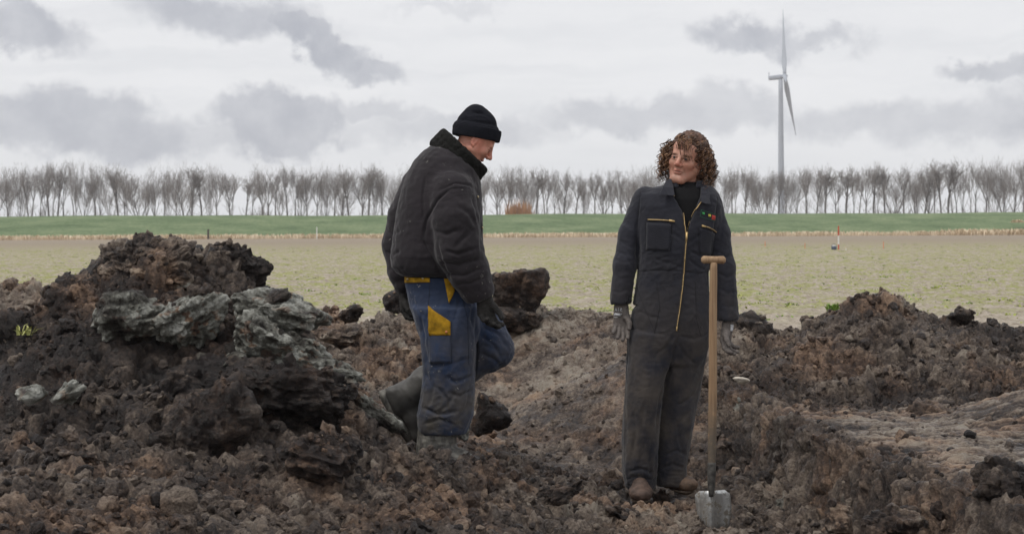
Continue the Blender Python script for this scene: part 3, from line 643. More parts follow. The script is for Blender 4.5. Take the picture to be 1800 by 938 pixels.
# ------------------------------------------------------------------ trees behind the dike
def grow_tree(seed, style):
    r = np.random.RandomState(seed); tr, cr = MB(), MB()
    H = 1.0; fork = {0: .46, 1: .34, 2: .58, 3: .22, 4: .5}[style]
    def wander(p, d, L, n, w, up):
        pts = [p]
        for i in range(n):
            d = d+r.normal(size=3)*w+np.array([0, 0, up]); d /= np.linalg.norm(d); p = p+d*L/n; pts.append(p)
        return np.array(pts), d
    lean = r.normal(size=3)*.03; lean[2] = 1
    trunk, d0 = wander(np.zeros(3), lean, fork, 5, .035, .05)
    tr.tube(trunk, np.linspace(.0135, .0100, 6), 6, False)
    ends = []
    def branch(p, d, L, rad, lvl):
        pts, dd = wander(p, d, L, 5 if lvl < 3 else 3, .10 if lvl < 2 else .16, .06 if lvl < 3 else .03)
        n = len(pts)
        if lvl < 2: (tr if lvl == 0 else cr).tube(pts, np.linspace(rad, rad*.45, n), 4 if lvl else 5, False)
        else: cr.tube(pts, np.linspace(rad, rad*.4, n), 3, False)
        if lvl >= 4 or (lvl >= 3 and r.rand() < .3): return
        k = [6, 5, 4, 2][lvl]
        for i in range(k):
            t = r.uniform(.25, 1.) if lvl else r.uniform(.3, 1.); q = pts[0]+0; j = t*(n-1); a = int(min(j, n-2)); q = pts[a]+(pts[a+1]-pts[a])*(j-a)
            side = r.normal(size=3); side -= side.dot(dd)*dd; side /= np.linalg.norm(side)
            nd = dd*.8+side*r.uniform(.25, .6)+np.array([0, 0, .25]); nd /= np.linalg.norm(nd)
            branch(q, nd, L*r.uniform(.42, .66), max(rad*.5, .0008), lvl+1)
    nb = {0: 4, 1: 5, 2: 4, 3: 8, 4: 3}[style]; spread = {0: .32, 1: .42, 2: .30, 3: .42, 4: .22}[style]
    for i in range(nb):
        a = 6.28*i/nb+r.uniform(-.4, .4); nd = np.array([math.cos(a)*spread, math.sin(a)*spread, 1]); nd /= np.linalg.norm(nd)
        branch(trunk[-1], nd, (1-fork)*r.uniform(.6, .85), .0054, 0)
    branch(trunk[-1], d0, (1-fork)*.82, .0072, 0)
    for i in range(7):
        t = r.uniform(.35, 1.0)*5; a = int(min(t, 4)); q = trunk[a]+(trunk[a+1]-trunk[a])*(t-a); th = r.uniform(0, 6.28)
        nd = np.array([math.cos(th), math.sin(th), 1.1]); nd /= np.linalg.norm(nd); branch(q, nd, r.uniform(.10, .2), .003, 2)
    def norm(mb, top, wid):
        v = np.concatenate(mb.v); return v
    allv = np.concatenate(tr.v+cr.v); s = 1/allv[:, 2].max()
    # keep crown width about .42 of the height
    w = np.percentile(np.abs(allv[:, :2]), 98); sx = {0: .19, 1: .2, 2: .17, 3: .23, 4: .13}[style]/w
    out = []
    for mb, mt in ((tr, M['bark']), (cr, M['twig'])):
        v = np.concatenate(mb.v); hz = sstep(fork*.5, fork, v[:, 2]); f = 1+(sx-1)*hz
        v = v*np.stack([f, f, np.full(len(v), s)], 1)
        me = mesh_obj('tmp', v, mb.f, mt, None, True); out.append(me.data); bpy.data.objects.remove(me)
    return out
STY = ['round-topped', 'low-forking fan-shaped', 'small high-crowned', 'many-stemmed vase-shaped', 'slim narrow']
VAR = [(grow_tree(11+i*3, i % 5), i % 5) for i in range(10)]
TOP = np.array([(-20, 292), (0, 293), (40, 290), (60, 288), (110, 283), (150, 284), (200, 290), (250, 288), (350, 289), (400, 288), (430, 297), (470, 291), (530, 291), (640, 291), (700, 291), (860, 303), (890, 293), (920, 290), (960, 297), (1040, 302),
                (1100, 296), (1140, 292), (1290, 290), (1380, 298), (1420, 293), (1480, 293), (1510, 291), (1600, 289), (1650, 286), (1700, 281), (1750, 275), (1800, 277), (1830, 275)], float)
FIX = [17, 38, 52, 70, 79, 89, 101, 112, 136, 147, 167, 178, 207, 220, 246, 273, 288, 309, 324, 339, 354, 381, 410, 443]
r_ = np.random.RandomState(21)
def ordinal(n):
    w = ['zeroth', 'first', 'second', 'third', 'fourth', 'fifth', 'sixth', 'seventh', 'eighth', 'ninth', 'tenth', 'eleventh', 'twelfth', 'thirteenth', 'fourteenth', 'fifteenth', 'sixteenth', 'seventeenth', 'eighteenth', 'nineteenth']
    if n < 20: return w[n]
    t = ['', '', 'twenty', 'thirty', 'forty', 'fifty', 'sixty'][n//10]
    return (t+'-'+w[n % 10]) if n % 10 else t.replace('ty', 'tieth')
def tree(px, d, top, vi, label, group, cat='tree', wid=1.0):
    (md, st) = VAR[vi]; base = W(px, 402, d); base[2] = -.1; h = W(px, top, d)[2]+.1
    o = empty('bare_tree', base, label, cat, group); ry = r_.uniform(0, 6.28)
    for nm, me in (('trunk', md[0]), ('crown', md[1])):
        c = bpy.data.objects.new(nm, me); COL.objects.link(c); c.parent = o
    o.rotation_euler = (0, 0, ry); o.scale = (h*wid*r_.uniform(.9, 1.15), h*wid*r_.uniform(.9, 1.15), h)
xs = list(FIX); x = 462.
while x < 1835: xs.append(x); x += r_.uniform(11, 21)
xs = [-8]+xs
segs = [(-50, 0), (430, 'the left edge'), (840, 'the peat knob'), (1200, 'the walking man'), (1372, 'the standing man'), (1900, 'the turbine')]
k = 0; cur = None
for px in xs:
    for j in range(1, len(segs)):
        if px < segs[j][0]: land = segs[j][1]; break
    if land != cur: k = 0; cur = land
    k += 1
    hid = 700 < px < 838 or 1165 < px < 1252
    vi = r_.randint(10)
    if px == 246: vi = 3
    if px in (381, 410): vi = 5
    dist = 430+r_.uniform(-6, 6)-.012*px
    tree(px, dist, np.interp(px, TOP[:, 0], TOP[:, 1])-9+r_.uniform(-2, 6), vi,
         f"bare {STY[VAR[vi][1]]} tree, {ordinal(k)} in the front row {'from' if 'edge' in land else 'right of'} {land}",
         'bare trees in the front row behind the dike', wid=r_.uniform(.9, 1.3) if px != 246 else 1.6)
x = -10.; k = 0
while x < 1830:
    k += 1
    tree(x, 520+r_.uniform(-15, 15), np.interp(x, TOP[:, 0], TOP[:, 1])+r_.uniform(-3, 12), r_.randint(10),
         f"fainter thin tree of the back row, {ordinal(k)} from the left" if k < 60 else f"fainter thin tree of the back row, {ordinal(k-59)} after the standing man's arm" , 'fainter bare trees in the back row', wid=r_.uniform(.7, 1.0))
    x += r_.uniform(24, 40)
pts = []
for i in range(1500):
    px = r_.uniform(-20, 1830); dens = max(.15, float(perlin(np.array([[px, 0, 0]]), 90, 50)[0])*1.6+.45)+(.5 if px > 1640 or 420 < px < 480 else 0)
    if r_.rand() < dens: c = W(px, 402, 452+r_.uniform(-8, 8)); pts.append((c[0], c[1], 0, r_.uniform(.5, 1.15)*(1.3 if dens > .8 else 1)))
blades('undergrowth', M['scrub'], pts, 1.6, 5.8, .07, 7, .9, 6, 'low grey leafless scrub between the tree trunks behind the dike', 'undergrowth', lean=.25)
pts = [(*W(px, 402, 400)[:2], 0, s) for px, s in [(896, 1.), (900, .95), (904, .9), (909, 1.05), (914, 1.1), (918, 1.0), (923, 1.05), (927, .95), (932, .72), (938, .62), (945, .5)]]
o = blades('orange_willow', M['willow'], pts, 5.2, 8.0, .09, 60, .6, 9, 'orange twigged willow bush behind the dike right of the walking man', 'bush', None, lean=.12); o.data.update()

# ------------------------------------------------------------------ wind turbine
def turbine():
    d = 980.; base = W(1373.5, 402, d); base[2] = 0; hub = W(1379, 134, d); tz = hub[2]-1.8
    top = W(1372.5, 134, d)
    t = empty('wind_turbine', base, 'tall pale grey wind turbine standing beyond the bare trees', 'wind turbine')
    mb = MB(); zs = np.linspace(0, tz, 12); mb.tube([(base[0], base[1], z) for z in zs], np.linspace(2.05, 1.25, 12), 20); mb.build('tower', M['turbine'], t, True)
    yaw = math.radians(-12); ax = np.array([math.cos(yaw), math.sin(yaw), .09]); ax /= np.linalg.norm(ax); sidev = np.cross([0, 0, 1], ax); sidev /= np.linalg.norm(sidev); upv = np.cross(ax, sidev)
    H0 = np.array(hub); mb = MB()
    prof = [(-9.2, 1.2, 1.3), (-8.6, 1.5, 1.55), (-4, 1.65, 1.75), (-1.8, 1.6, 1.65), (-.9, 1.2, 1.2)]
    V = []; n = 16
    for (a, w, h) in prof:
        for i in range(n):
            th = 6.283*i/n; cs, sn = math.cos(th), math.sin(th); cs = math.copysign(abs(cs)**.5, cs); sn = math.copysign(abs(sn)**.5, sn)
            V.append(H0+ax*a+sidev*w*cs+upv*(h*sn*.8-.2))
    fs = [(i*n+j, i*n+(j+1) % n, (i+1)*n+(j+1) % n, (i+1)*n+j) for i in range(len(prof)-1) for j in range(n)]+[tuple(range(n))[::-1], tuple(range(4*n, 5*n))]
    mb.add(V, fs); nac = mb.build('nacelle', M['turbine'], t, True)
    m2 = MB(); m2.box(H0+ax*(-8.8)+upv*2.0, (.12, .9, .9), np.stack([ax, sidev, upv], 1)); m2.tube([H0-ax*8.6+upv*1.0, H0-ax*8.6+upv*3.4], .10, 5); m2.build('wind_vane', M['turbine'], t)
    mb = MB(); mb.tube([H0+ax*a for a in (-1., -.4, .6, 1.4, 1.9)], [1.25, 1.45, 1.35, .8, .15], 16); mb.build('hub', M['turbine'], t, True)
    for k, an in enumerate((20, 140, 260)):
        a = math.radians(an); out = upv*math.cos(a)-sidev*math.sin(a)*(-1); out /= np.linalg.norm(out); ch = np.cross(ax, out)
        L = 42.0; V = []; m = 12
        for i, s in enumerate(np.linspace(0, 1, 16)):
            c = (np.interp(s, [0, .04, .2, .5, 1], [1.9, 2.0, 3.3, 2.3, .5]))/2; th_ = np.interp(s, [0, .06, .2, 1], [.95, .8, .42, .05]); tw = math.radians(np.interp(s, [0, .2, 1], [75, 62, 30]))
            e1 = ch*math.cos(tw)+ax*math.sin(tw); e2 = -ch*math.sin(tw)+ax*math.cos(tw); pc = H0+ax*(.3+L*s*.045)+out*(.8+L*s)
            for j in range(m):
                q = 6.283*j/m; V.append(pc+e1*c*(math.cos(q)-.15)+e2*th_*math.sin(q))
        fs = [(i*m+j, i*m+(j+1) % m, (i+1)*m+(j+1) % m, (i+1)*m+j) for i in range(15) for j in range(m)]+[tuple(range(m))[::-1], tuple(range(15*m, 16*m))]
        mb = MB(); mb.add(V, fs); mb.build('blade', M['turbine'], t, True)
turbine()

# ------------------------------------------------------------------ survey things on the field
def stake(name, px, ytop, ybot, d, bands, rad, label, cat, group=None):
    a, b = W(px, ybot, d), W(px, ytop, d); a[2] = 0; L = b[2]-a[2]
    t = empty(name, a, label, cat, group)
    for i, (s0, s1, mt, nm) in enumerate(bands):
        mb = MB(); mb.tube([a+(b-a)*s0, a+(b-a)*s1], rad, 8); mb.build(nm, mt, t, False)
stake('ranging_pole', 1474, 397, 441, 68, [(0, .23, M['red'], 'band'), (.23, .60, M['white'], 'band'), (.60, 1., M['red'], 'band')], .027, 'red and white banded ranging pole standing in the field', 'ranging pole')
def bucket():
    c = W(1466, 440, 67); c[2] = 0; t = empty('survey_case', c, 'small blue grey case at the foot of the ranging pole', 'case')
    mb = MB(); mb.tube([c+[0, 0, .0], c+[0, 0, .02], c+[0, 0, .14], c+[0, 0, .16]], [.08, .10, .11, .10], 12); mb.build('shell', M['bluegrey'], t, True)
    mb = MB(); mb.tube([c+[0, 0, .16], c+[0, 0, .20]], [.075, .06], 12); mb.build('lid', M['white'], t, True)
    mb = MB(); th = np.linspace(0, math.pi, 9); mb.tube([c+[.09*math.cos(q), 0, .17+.08*math.sin(q)] for q in th], .008, 5); mb.build('handle', M['bluegrey'], t, True)
bucket()
G = 'orange marker stakes'
for px, y0, y1, d, lb in [(1553, 424, 441, 70, 'thin orange marker stake right of the ranging pole'), (1415, 427, 441, 72, 'short faint orange marker stake left of the ranging pole'), (1345, 424, 437, 80, 'faint orange stake nearest the standing man\'s shoulder')]:
    stake('marker_stake', px, y0, y1, d, [(0, .7, M['orange'], 'shaft'), (.7, 1., M['orange'], 'tip')], .014, lb, 'stake', G)
stake('marker_peg', 1487, 434, 443, 66, [(0, .6, M['white'], 'shaft'), (.6, 1, M['reed'], 'tip')], .02, 'short white peg beside the ranging pole', 'peg')
stake('fence_post', 366, 403, 411, 172, [(0, .8, M['post'], 'shaft'), (.8, 1, M['post'], 'cap')], .10, 'small dark post at the foot of the dike on the left', 'post')
stake('marker_peg', 557, 399, 412, 170, [(0, .7, M['white'], 'shaft'), (.7, 1., M['white'], 'tip')], .05, 'slim white stick in the reeds right of the spoil heap', 'stick')
pts = [(*W(px, 402, 187)[:2], W(px, py, 186)[2], s) for px, py, s in [(1781, 391, .6), (1785, 391, .8), (1789, 391, .9), (1793, 391, .8), (1796, 391, .6)]]
blades('straw_patch', M['reed'], pts, .2, .55, .05, 40, .30, 11, 'patch of dry straw lying high on the dike at the right edge', 'straw', None, lean=.6)
def marker_box():
    c = W(1476, 556, 15.5); c[2] = 0; t = empty('marker_block', c, 'small dark square block half hidden behind the right mound', 'block')
    mb = MB(); mb.box(c+[0, 0, .05], (.03, .03, .05)); mb.build('block', M['post'], t); mb = MB(); mb.box(c+[0, 0, .105], (.033, .033, .006)); mb.build('cap', M['post'], t)
marker_box()
# ------------------------------------------------------------------ haze
def haze():
    mb = MB(); mb.box((0, 480, 67.5), (700, 640, 72.5)); o = mb.build('haze', None)
    tag(o, 'thin damp haze over the farmland', 'haze', kind='stuff')
    m = bpy.data.materials.new('haze_air'); m.use_nodes = True; g = NT(m.node_tree); out = g.n('ShaderNodeOutputMaterial')
    v = g.n('ShaderNodeVolumePrincipled', Color=(.92, .94, 1.), Density=HAZE, Anisotropy=.0); g.t.links.new(v.outputs[0], out.inputs['Volume']); o.data.materials.append(m)
HAZE = .00026
haze()
# ------------------------------------------------------------------ signed-distance modelling of bodies and clothes
class Field:
    def __init__(s, lo, hi, h):
        s.lo = np.array(lo, float); s.h = h; s.n = np.ceil((np.array(hi)-s.lo)/h).astype(int)+1; s.d = np.full(s.n, 1., np.float32)
    def sub(s, lo, hi):
        a = np.clip(np.floor((np.array(lo)-s.lo)/s.h).astype(int), 0, s.n); b = np.clip(np.ceil((np.array(hi)-s.lo)/s.h).astype(int)+1, 0, s.n)
        if (b <= a).any(): return None, None
        ax = [(s.lo[i]+s.h*np.arange(a[i], b[i])).astype(np.float32) for i in range(3)]
        return tuple(slice(a[i], b[i]) for i in range(3)), np.stack(np.meshgrid(*ax, indexing='ij'), -1)
    def put(s, sl, d, k, op='add'):
        o = s.d[sl]
        if op == 'add':
            h = np.clip(.5+.5*(o-d)/k, 0, 1); s.d[sl] = o*(1-h)+d*h-k*h*(1-h)
        else:
            d = -d; h = np.clip(.5-.5*(o-d)/k, 0, 1); s.d[sl] = o*(1-h)+d*h+k*h*(1-h)
    def cone(s, a, b, ra, rb, k=.01, op='add', sq=None):
        """round cone; sq=(axis, factor) flattens it along an axis"""
        a, b = np.array(a, float), np.array(b, float); R = max(ra, rb)+k+3*s.h
        sl, P = s.sub(np.minimum(a, b)-R, np.maximum(a, b)+R)
        if sl is None: return
        ab = b-a; L = ab.dot(ab)+1e-9; q = P-a.astype(np.float32)
        t = np.clip(q@(ab/L).astype(np.float32), 0, 1); e = q-t[..., None]*ab.astype(np.float32)
        if sq is not None:
            n = np.array(sq[0], float); n /= np.linalg.norm(n); c = e@n.astype(np.float32); e = e+(c*(1/sq[1]-1))[..., None]*n.astype(np.float32)
            d = np.sqrt((e**2).sum(-1))-(ra+(rb-ra)*t); d = d*np.where(d > 0, .8, .6)
        else: d = np.sqrt((e**2).sum(-1))-(ra+(rb-ra)*t)
        s.put(sl, d, k, op)
    def chain(s, pts, rs, k=.01, sq=None):
        for i in range(len(pts)-1): s.cone(pts[i], pts[i+1], rs[i], rs[i+1], k, 'add', sq)
    def ell(s, c, r, R=None, k=.01, op='add'):
        c = np.array(c, float); r = np.array(r, float); m = r.max()+k+3*s.h
        sl, P = s.sub(c-m, c+m)
        if sl is None: return
        q = P-c.astype(np.float32)
        if R is not None: q = q@np.asarray(R, np.float32)
        k0 = np.sqrt(((q/r.astype(np.float32))**2).sum(-1)); k1 = np.sqrt(((q/(r*r).astype(np.float32))**2).sum(-1))+1e-6
        s.put(sl, k0*(k0-1)/k1, k, op)
    def rows(s, rows, D, k=.01, n=2.3, op='add', cap=.012, grow=0.):
        """horizontal sections: (photo row, left, right, depth offset, half depth)"""
        A = []
        for (py, xl, xr, yc, hd) in rows:
            d = D+yc; z = W((xl+xr)/2, py, d)[2]; x0, x1 = W(xl, py, d)[0], W(xr, py, d)[0]; A.append((z, (x0+x1)/2, (x1-x0)/2+grow, D+yc, hd+grow))
        A = np.array(A)[::-1]; lo = [(A[:, 1]-A[:, 2]).min(), (A[:, 3]-A[:, 4]).min(), A[0, 0]]; hi = [(A[:, 1]+A[:, 2]).max(), (A[:, 3]+A[:, 4]).max(), A[-1, 0]]
        m = k+4*s.h; sl, P = s.sub(np.array(lo)-m, np.array(hi)+m); zz = P[0, 0, :, 2]
        zi = A[:, 0]; f = lambda j: np.interp(zz, zi, A[:, j]).astype(np.float32)
        u = np.abs(P[..., 0]-f(1))/f(2); v = np.abs(P[..., 1]-f(3))/f(4)
        q = (u**n+v**n)**(1/n)+1e-4
        g = np.sqrt(((u/q)**(n-1)/f(2))**2+((v/q)**(n-1)/f(4))**2)+1e-3
        d = (q-1)/g; dz = np.maximum(zz-zi[-1], zi[0]-zz)[None, None, :]
        h = np.clip(.5-.5*(dz-d)/cap, 0, 1); d = dz*(1-h)+d*h+cap*h*(1-h)
        s.put(sl, d.astype(np.float32), k, op)
    def mesh(s):
        return surface_nets(s.d, s.lo, s.h)
def surface_nets(d, lo, h):
    nx, ny, nz = d.shape; sg = d < 0
    c = [sg[i:nx-1+i, j:ny-1+j, k:nz-1+k] for i in (0, 1) for j in (0, 1) for k in (0, 1)]
    al = c[0].copy(); an = c[0].copy()
    for q in c[1:]: al &= q; an |= q
    act = an & ~al; I = np.argwhere(act); idx = np.full(act.shape, -1, np.int64); idx[act] = np.arange(len(I))
    cv = {(i, j, k): d[I[:, 0]+i, I[:, 1]+j, I[:, 2]+k] for i in (0, 1) for j in (0, 1) for k in (0, 1)}
    acc = np.zeros((len(I), 3)); cnt = np.zeros(len(I))
    for a in cv:
        for ax in range(3):
            if a[ax]: continue
            b = tuple(a[i]+(i == ax) for i in range(3)); va, vb = cv[a], cv[b]; m = (va < 0) != (vb < 0)
            t = np.where(m, va/(va-vb+1e-12), 0); p = np.tile(np.array(a, float), (len(I), 1)); p[:, ax] += t
            acc += p*m[:, None]; cnt += m
    V = lo+(I+acc/cnt[:, None])*h; Q = []
    for ax in range(3):
        o1, o2 = (ax+1) % 3, (ax+2) % 3; sl0 = [slice(None)]*3; sl1 = [slice(None)]*3; sl0[ax] = slice(0, -1); sl1[ax] = slice(1, None)
        a, b = sg[tuple(sl0)], sg[tuple(sl1)]; E = np.argwhere(a != b)
        E = E[(E[:, o1] > 0) & (E[:, o2] > 0) & (E[:, o1] < d.shape[o1]-1) & (E[:, o2] < d.shape[o2]-1)]
        inside = a[tuple(E.T)]; e1 = np.eye(3, dtype=int)[o1]; e2 = np.eye(3, dtype=int)[o2]
        q = np.stack([idx[tuple((E-e1-e2).T)], idx[tuple((E-e2).T)], idx[tuple(E.T)], idx[tuple((E-e1).T)]], 1)
        q[~inside] = q[~inside][:, ::-1]; Q.append(q)
    Q = np.concatenate(Q); return V, Q[(Q >= 0).all(1)]
def vnormals(V, Q):
    n = np.cross(V[Q[:, 2]]-V[Q[:, 0]], V[Q[:, 3]]-V[Q[:, 1]]); N = np.zeros_like(V)
    for i in range(4):
        for j in range(3): N[:, j] += np.bincount(Q[:, i], n[:, j], len(V))
    return N/(np.linalg.norm(N, axis=1)[:, None]+1e-12)
def relax(V, Q, it=2):
    for _ in range(it):
        S = np.zeros_like(V); C = np.zeros(len(V))
        for i in range(4):
            for o in (1, 3):
                j = (i+o) % 4
                for a in range(3): S[:, a] += np.bincount(Q[:, i], V[Q[:, j], a], len(V))
                C += np.bincount(Q[:, i], minlength=len(V))
        V = V*.5+.5*S/np.maximum(C, 1)[:, None]
    return V
def creases(V, N, D, lines):
    """folds pressed into cloth: (photo polyline, half width px, depth m)"""
    px = to_px(V); face = np.clip(-N[:, 1]*2, 0, 1); out = np.zeros(len(V))
    for (poly, w, dep) in lines:
        poly = np.array(poly, float); best = np.full(len(V), 1e9); tt = np.zeros(len(V)); tot = len(poly)-1
        for i in range(tot):
            a, b = poly[i], poly[i+1]; ab = b-a; t = np.clip(((px-a)@ab)/(ab@ab), 0, 1); d = np.linalg.norm(px-a-t[:, None]*ab, axis=1)
            m = d < best; best = np.where(m, d, best); tt = np.where(m, (i+t)/tot, tt)
        x = best/(w*.8); fade = np.clip(np.minimum(tt, 1-tt)*6+.15, 0, 1)
        out += -dep*.8*(1-.55*x*x)*np.exp(-x*x*.8)*fade*face
    return out
def ridges(V, dirv, s_along, s_across, seed):
    """long soft folds running along dirv"""
    dirv = np.array(dirv, float); dirv /= np.linalg.norm(dirv); a = V@dirv; rest = V-a[:, None]*dirv
    q = rest/s_across+(a/s_along)[:, None]*dirv; n = perlin(q, 1., seed); n2 = perlin(q+5.3, .5, seed+1)
    return (1-np.abs(n)*2.2)*.7+(.5-np.abs(n2)*1.6)*.35
def bvh(V, Q): return BVHTree.FromPolygons([tuple(v) for v in V], [tuple(int(i) for i in q) for q in Q])
CAMP = Vector((0, 0, CZ))
def hit(bv, px, py):
    d = Vector(W(px, py, 1.))-CAMP; d.normalize(); r = bv.ray_cast(CAMP, d); return r[0], r[1]
def patch(name, mat, bv, poly, parent, off=.004, th=.003, n=10, m=10, D=8.7):
    """cloth piece lying on the surface: poly = 4 corners in photo pixels (around), n x m grid"""
    P = np.array(poly, float); top, bot = [], []
    for j in range(m+1):
        for i in range(n+1):
            u, v = i/n, j/m; q = (P[0]*(1-u)+P[1]*u)*(1-v)+(P[3]*(1-u)+P[2]*u)*v; h, nn = hit(bv, *q)
            if h is None or abs(h.y-D) > .6: h = Vector(top[-1]) if top else Vector(W(q[0], q[1], D)); nn = Vector((0, -1, 0))
            if nn.y > 0: nn = -nn
            top.append(h+nn*off); bot.append(h-nn*th)
    k = len(top); V = [tuple(v) for v in top+bot]; w = n+1; Fc = []
    for j in range(m):
        for i in range(n):
            a = j*w+i; Fc.append((a, a+1, a+w+1, a+w)); Fc.append((k+a, k+a+w, k+a+w+1, k+a+1))
    for i in range(n): Fc += [(i+1, i, k+i, k+i+1), (m*w+i, m*w+i+1, k+m*w+i+1, k+m*w+i)]
    for j in range(m): Fc += [(j*w, (j+1)*w, k+(j+1)*w, k+j*w), ((j+1)*w+n, j*w+n, k+j*w+n, k+(j+1)*w+n)]
    o = mesh_obj(name, V, Fc, mat, parent, True); return o
def strip(name, mat, bv, line, parent, wpx=2., off=.004, n=24, D=8.7):
    L = np.array(line, float); t = np.linspace(0, len(L)-1, n); c = np.stack([np.interp(t, range(len(L)), L[:, 0]), np.interp(t, range(len(L)), L[:, 1])], 1)
    pts = []
    for q in c:
        h, nn = hit(bv, *q)
        if h is None or abs(h.y-D) > .6: continue
        if nn.y > 0: nn = -nn
        pts.append(h+nn*off*.4)
    if len(pts) < 2: return None
    mb = MB(); mb.tube([tuple(p) for p in pts], wpx/2*D/F, 6); return mb.build(name, mat, parent, True)

# ---- heads
def frame(yaw, pitch, roll):
    """columns: right, forward, up. yaw turns the face from the camera (0) towards +X (90)"""
    R = Matrix.Rotation(math.radians(yaw), 3, 'Z') @ Matrix.Rotation(math.radians(180), 3, 'Z')
    Rp = Matrix.Rotation(math.radians(-pitch), 3, 'X'); Rr = Matrix.Rotation(math.radians(roll), 3, 'Y')
    return np.array(R @ Rp @ Rr)
def head(c, R, h=.0028, s=1.0, open_mouth=False, neck_to=None):
    c = np.array(c); T = lambda *p: c+R@(np.array(p)*s)
    f = Field(c-np.array([.15, .16, .27]), c+np.array([.15, .16, .17]), h)
    E = lambda p, r, k=.02, op='add': f.ell(T(*p), np.array(r)*s, R, k, op)
    K = lambda a, b, ra, rb, k=.012, op='add': f.cone(T(*a), T(*b), ra*s, rb*s, k, op)
    E((0, -.014, .045), (.077, .099, .085)); E((0, .030, -.018), (.062, .063, .088), .03)
    for e in (-1, 1):
        K((e*.056, .0, -.045), (e*.022, .066, -.098), .020, .019, .03); E((e*.043, .062, -.020), (.022, .020, .020), .02)
        K((e*.060, .01, .02), (e*.056, .02, -.04), .017, .019, .02)
    K((-.018, .074, -.104), (.018, .074, -.104), .017, .017, .018)
    K((-.036, .080, .022), (.036, .080, .022), .012, .012, .014); K((0, .086, .03), (0, .094, .012), .010, .008, .01)
    E((0, .052, .055), (.058, .035, .04), .02)
    for e in (-1, 1): E((e*.032, .099, .004), (.018, .016, .012), .010, 'cut')
    for e in (-1, 1):
        E((e*.031, .076, .003), (.0145, .0145, .0125), .003)
        K((e*.017, .0885, .0095), (e*.047, .079, .0065), .0055, .0055, .003); K((e*.02, .0870, -.0045), (e*.045, .080, -.0045), .0042, .0042, .004)
    K((0, .092, .012), (0, .114, -.026), .0085, .0115, .010); K((-.011, .103, -.031), (.011, .103, -.031), .0085, .0085, .006)
    for e in (-1, 1): K((e*.012, .101, -.033), (e*.016, .094, -.030), .0075, .007, .005)
    for e in (-1, 1): K((e*.006, .108, -.041), (e*.007, .101, -.036), .0035, .003, .002, 'cut')
    dj = -.010 if open_mouth else 0
    K((-.020, .080, -.058), (.020, .080, -.058), .006, .006, .006); K((-.012, .0875, -.0575), (.012, .0875, -.0575), .0058, .0058, .005)
    K((-.013, .084, -.069+dj), (.013, .084, -.069+dj), .0068, .0068, .006)
    mt = .0050 if open_mouth else .0018
    K((-.022, .090, -.0635+dj/2), (.022, .090, -.0635+dj/2), mt, mt, .002, 'cut'); K((-.021, .076, -.0635), (.021, .076, -.0635), mt, mt, .003, 'cut')
    for e in (-1, 1): K((e*.020, .095, -.036), (e*.033, .078, -.064), .0020, .0020, .008, 'cut')
    for e in (-1, 1):
        E((e*.079, -.008, .002), (.008, .019, .031), .005); E((e*.088, -.005, .004), (.006, .011, .019), .004, 'cut'); K((e*.080, -.001, -.022), (e*.079, .002, -.03), .007, .005, .004)
    nb = neck_to if neck_to is not None else T(0, -.03, -.2)
    f.cone(T(0, -.025, -.045), nb, .054*s, .060*s, .025)
    V, Q = f.mesh(); V = relax(V, Q, 1)
    L = (V-c)@R/s
    g = lambda p, r: np.exp(-(((L-np.array(p))/np.array(r))**2).sum(1))
    red = .7*g((0, .09, -.058), (.019, .03, .0045))+.7*g((0, .09, -.070+dj), (.015, .03, .005))+.45*g((0, .112, -.026), (.02, .03, .02))
    for e in (-1, 1): red += .22*g((e*.042, .07, -.022), (.032, .05, .032))+.2*perlin(V, .03, 5)+.5*g((e*.085, 0, 0), (.02, .04, .04))
    dark = .42*g((0, .07, -.085), (.06, .06, .04))*(.6+.8*np.abs(perlin(V, .012, 3)))
    for e in (-1, 1):
        dark += 1.0*g((e*.032, .094, .0175), (.019, .03, .0058))+.40*g((e*.031, .08, -.008), (.017, .03, .007))+.6*g((e*.031, .086, .006), (.018, .02, .0055))+.25*g((e*.030, .085, -.052), (.006, .03, .014))
    dark += .8*g((0, .08, -.0635+dj/2), (.02, .02, .0025))
    return V, Q, np.clip(red, 0, 1), np.clip(dark, 0, 1), T
def eyes(T, R, parent, s=1.0, look=(0, 0), closed=.4):
    for e in (-1, 1):
        v, f = ICO[2]; c = T(e*.031, .0785, .0035); mesh_obj('eye', v*np.array([.0122]*3)*s+c, f, M['eye'], parent)
        # iris: a small disc proud of the eyeball
        fw = R@np.array([look[0], 1, look[1]]); fw /= np.linalg.norm(fw); mb = MB(); mb.tube([c+fw*.0105*s, c+fw*.0128*s], [.0066*s, .0058*s], 10); mb.build('iris', M['iris'], parent)

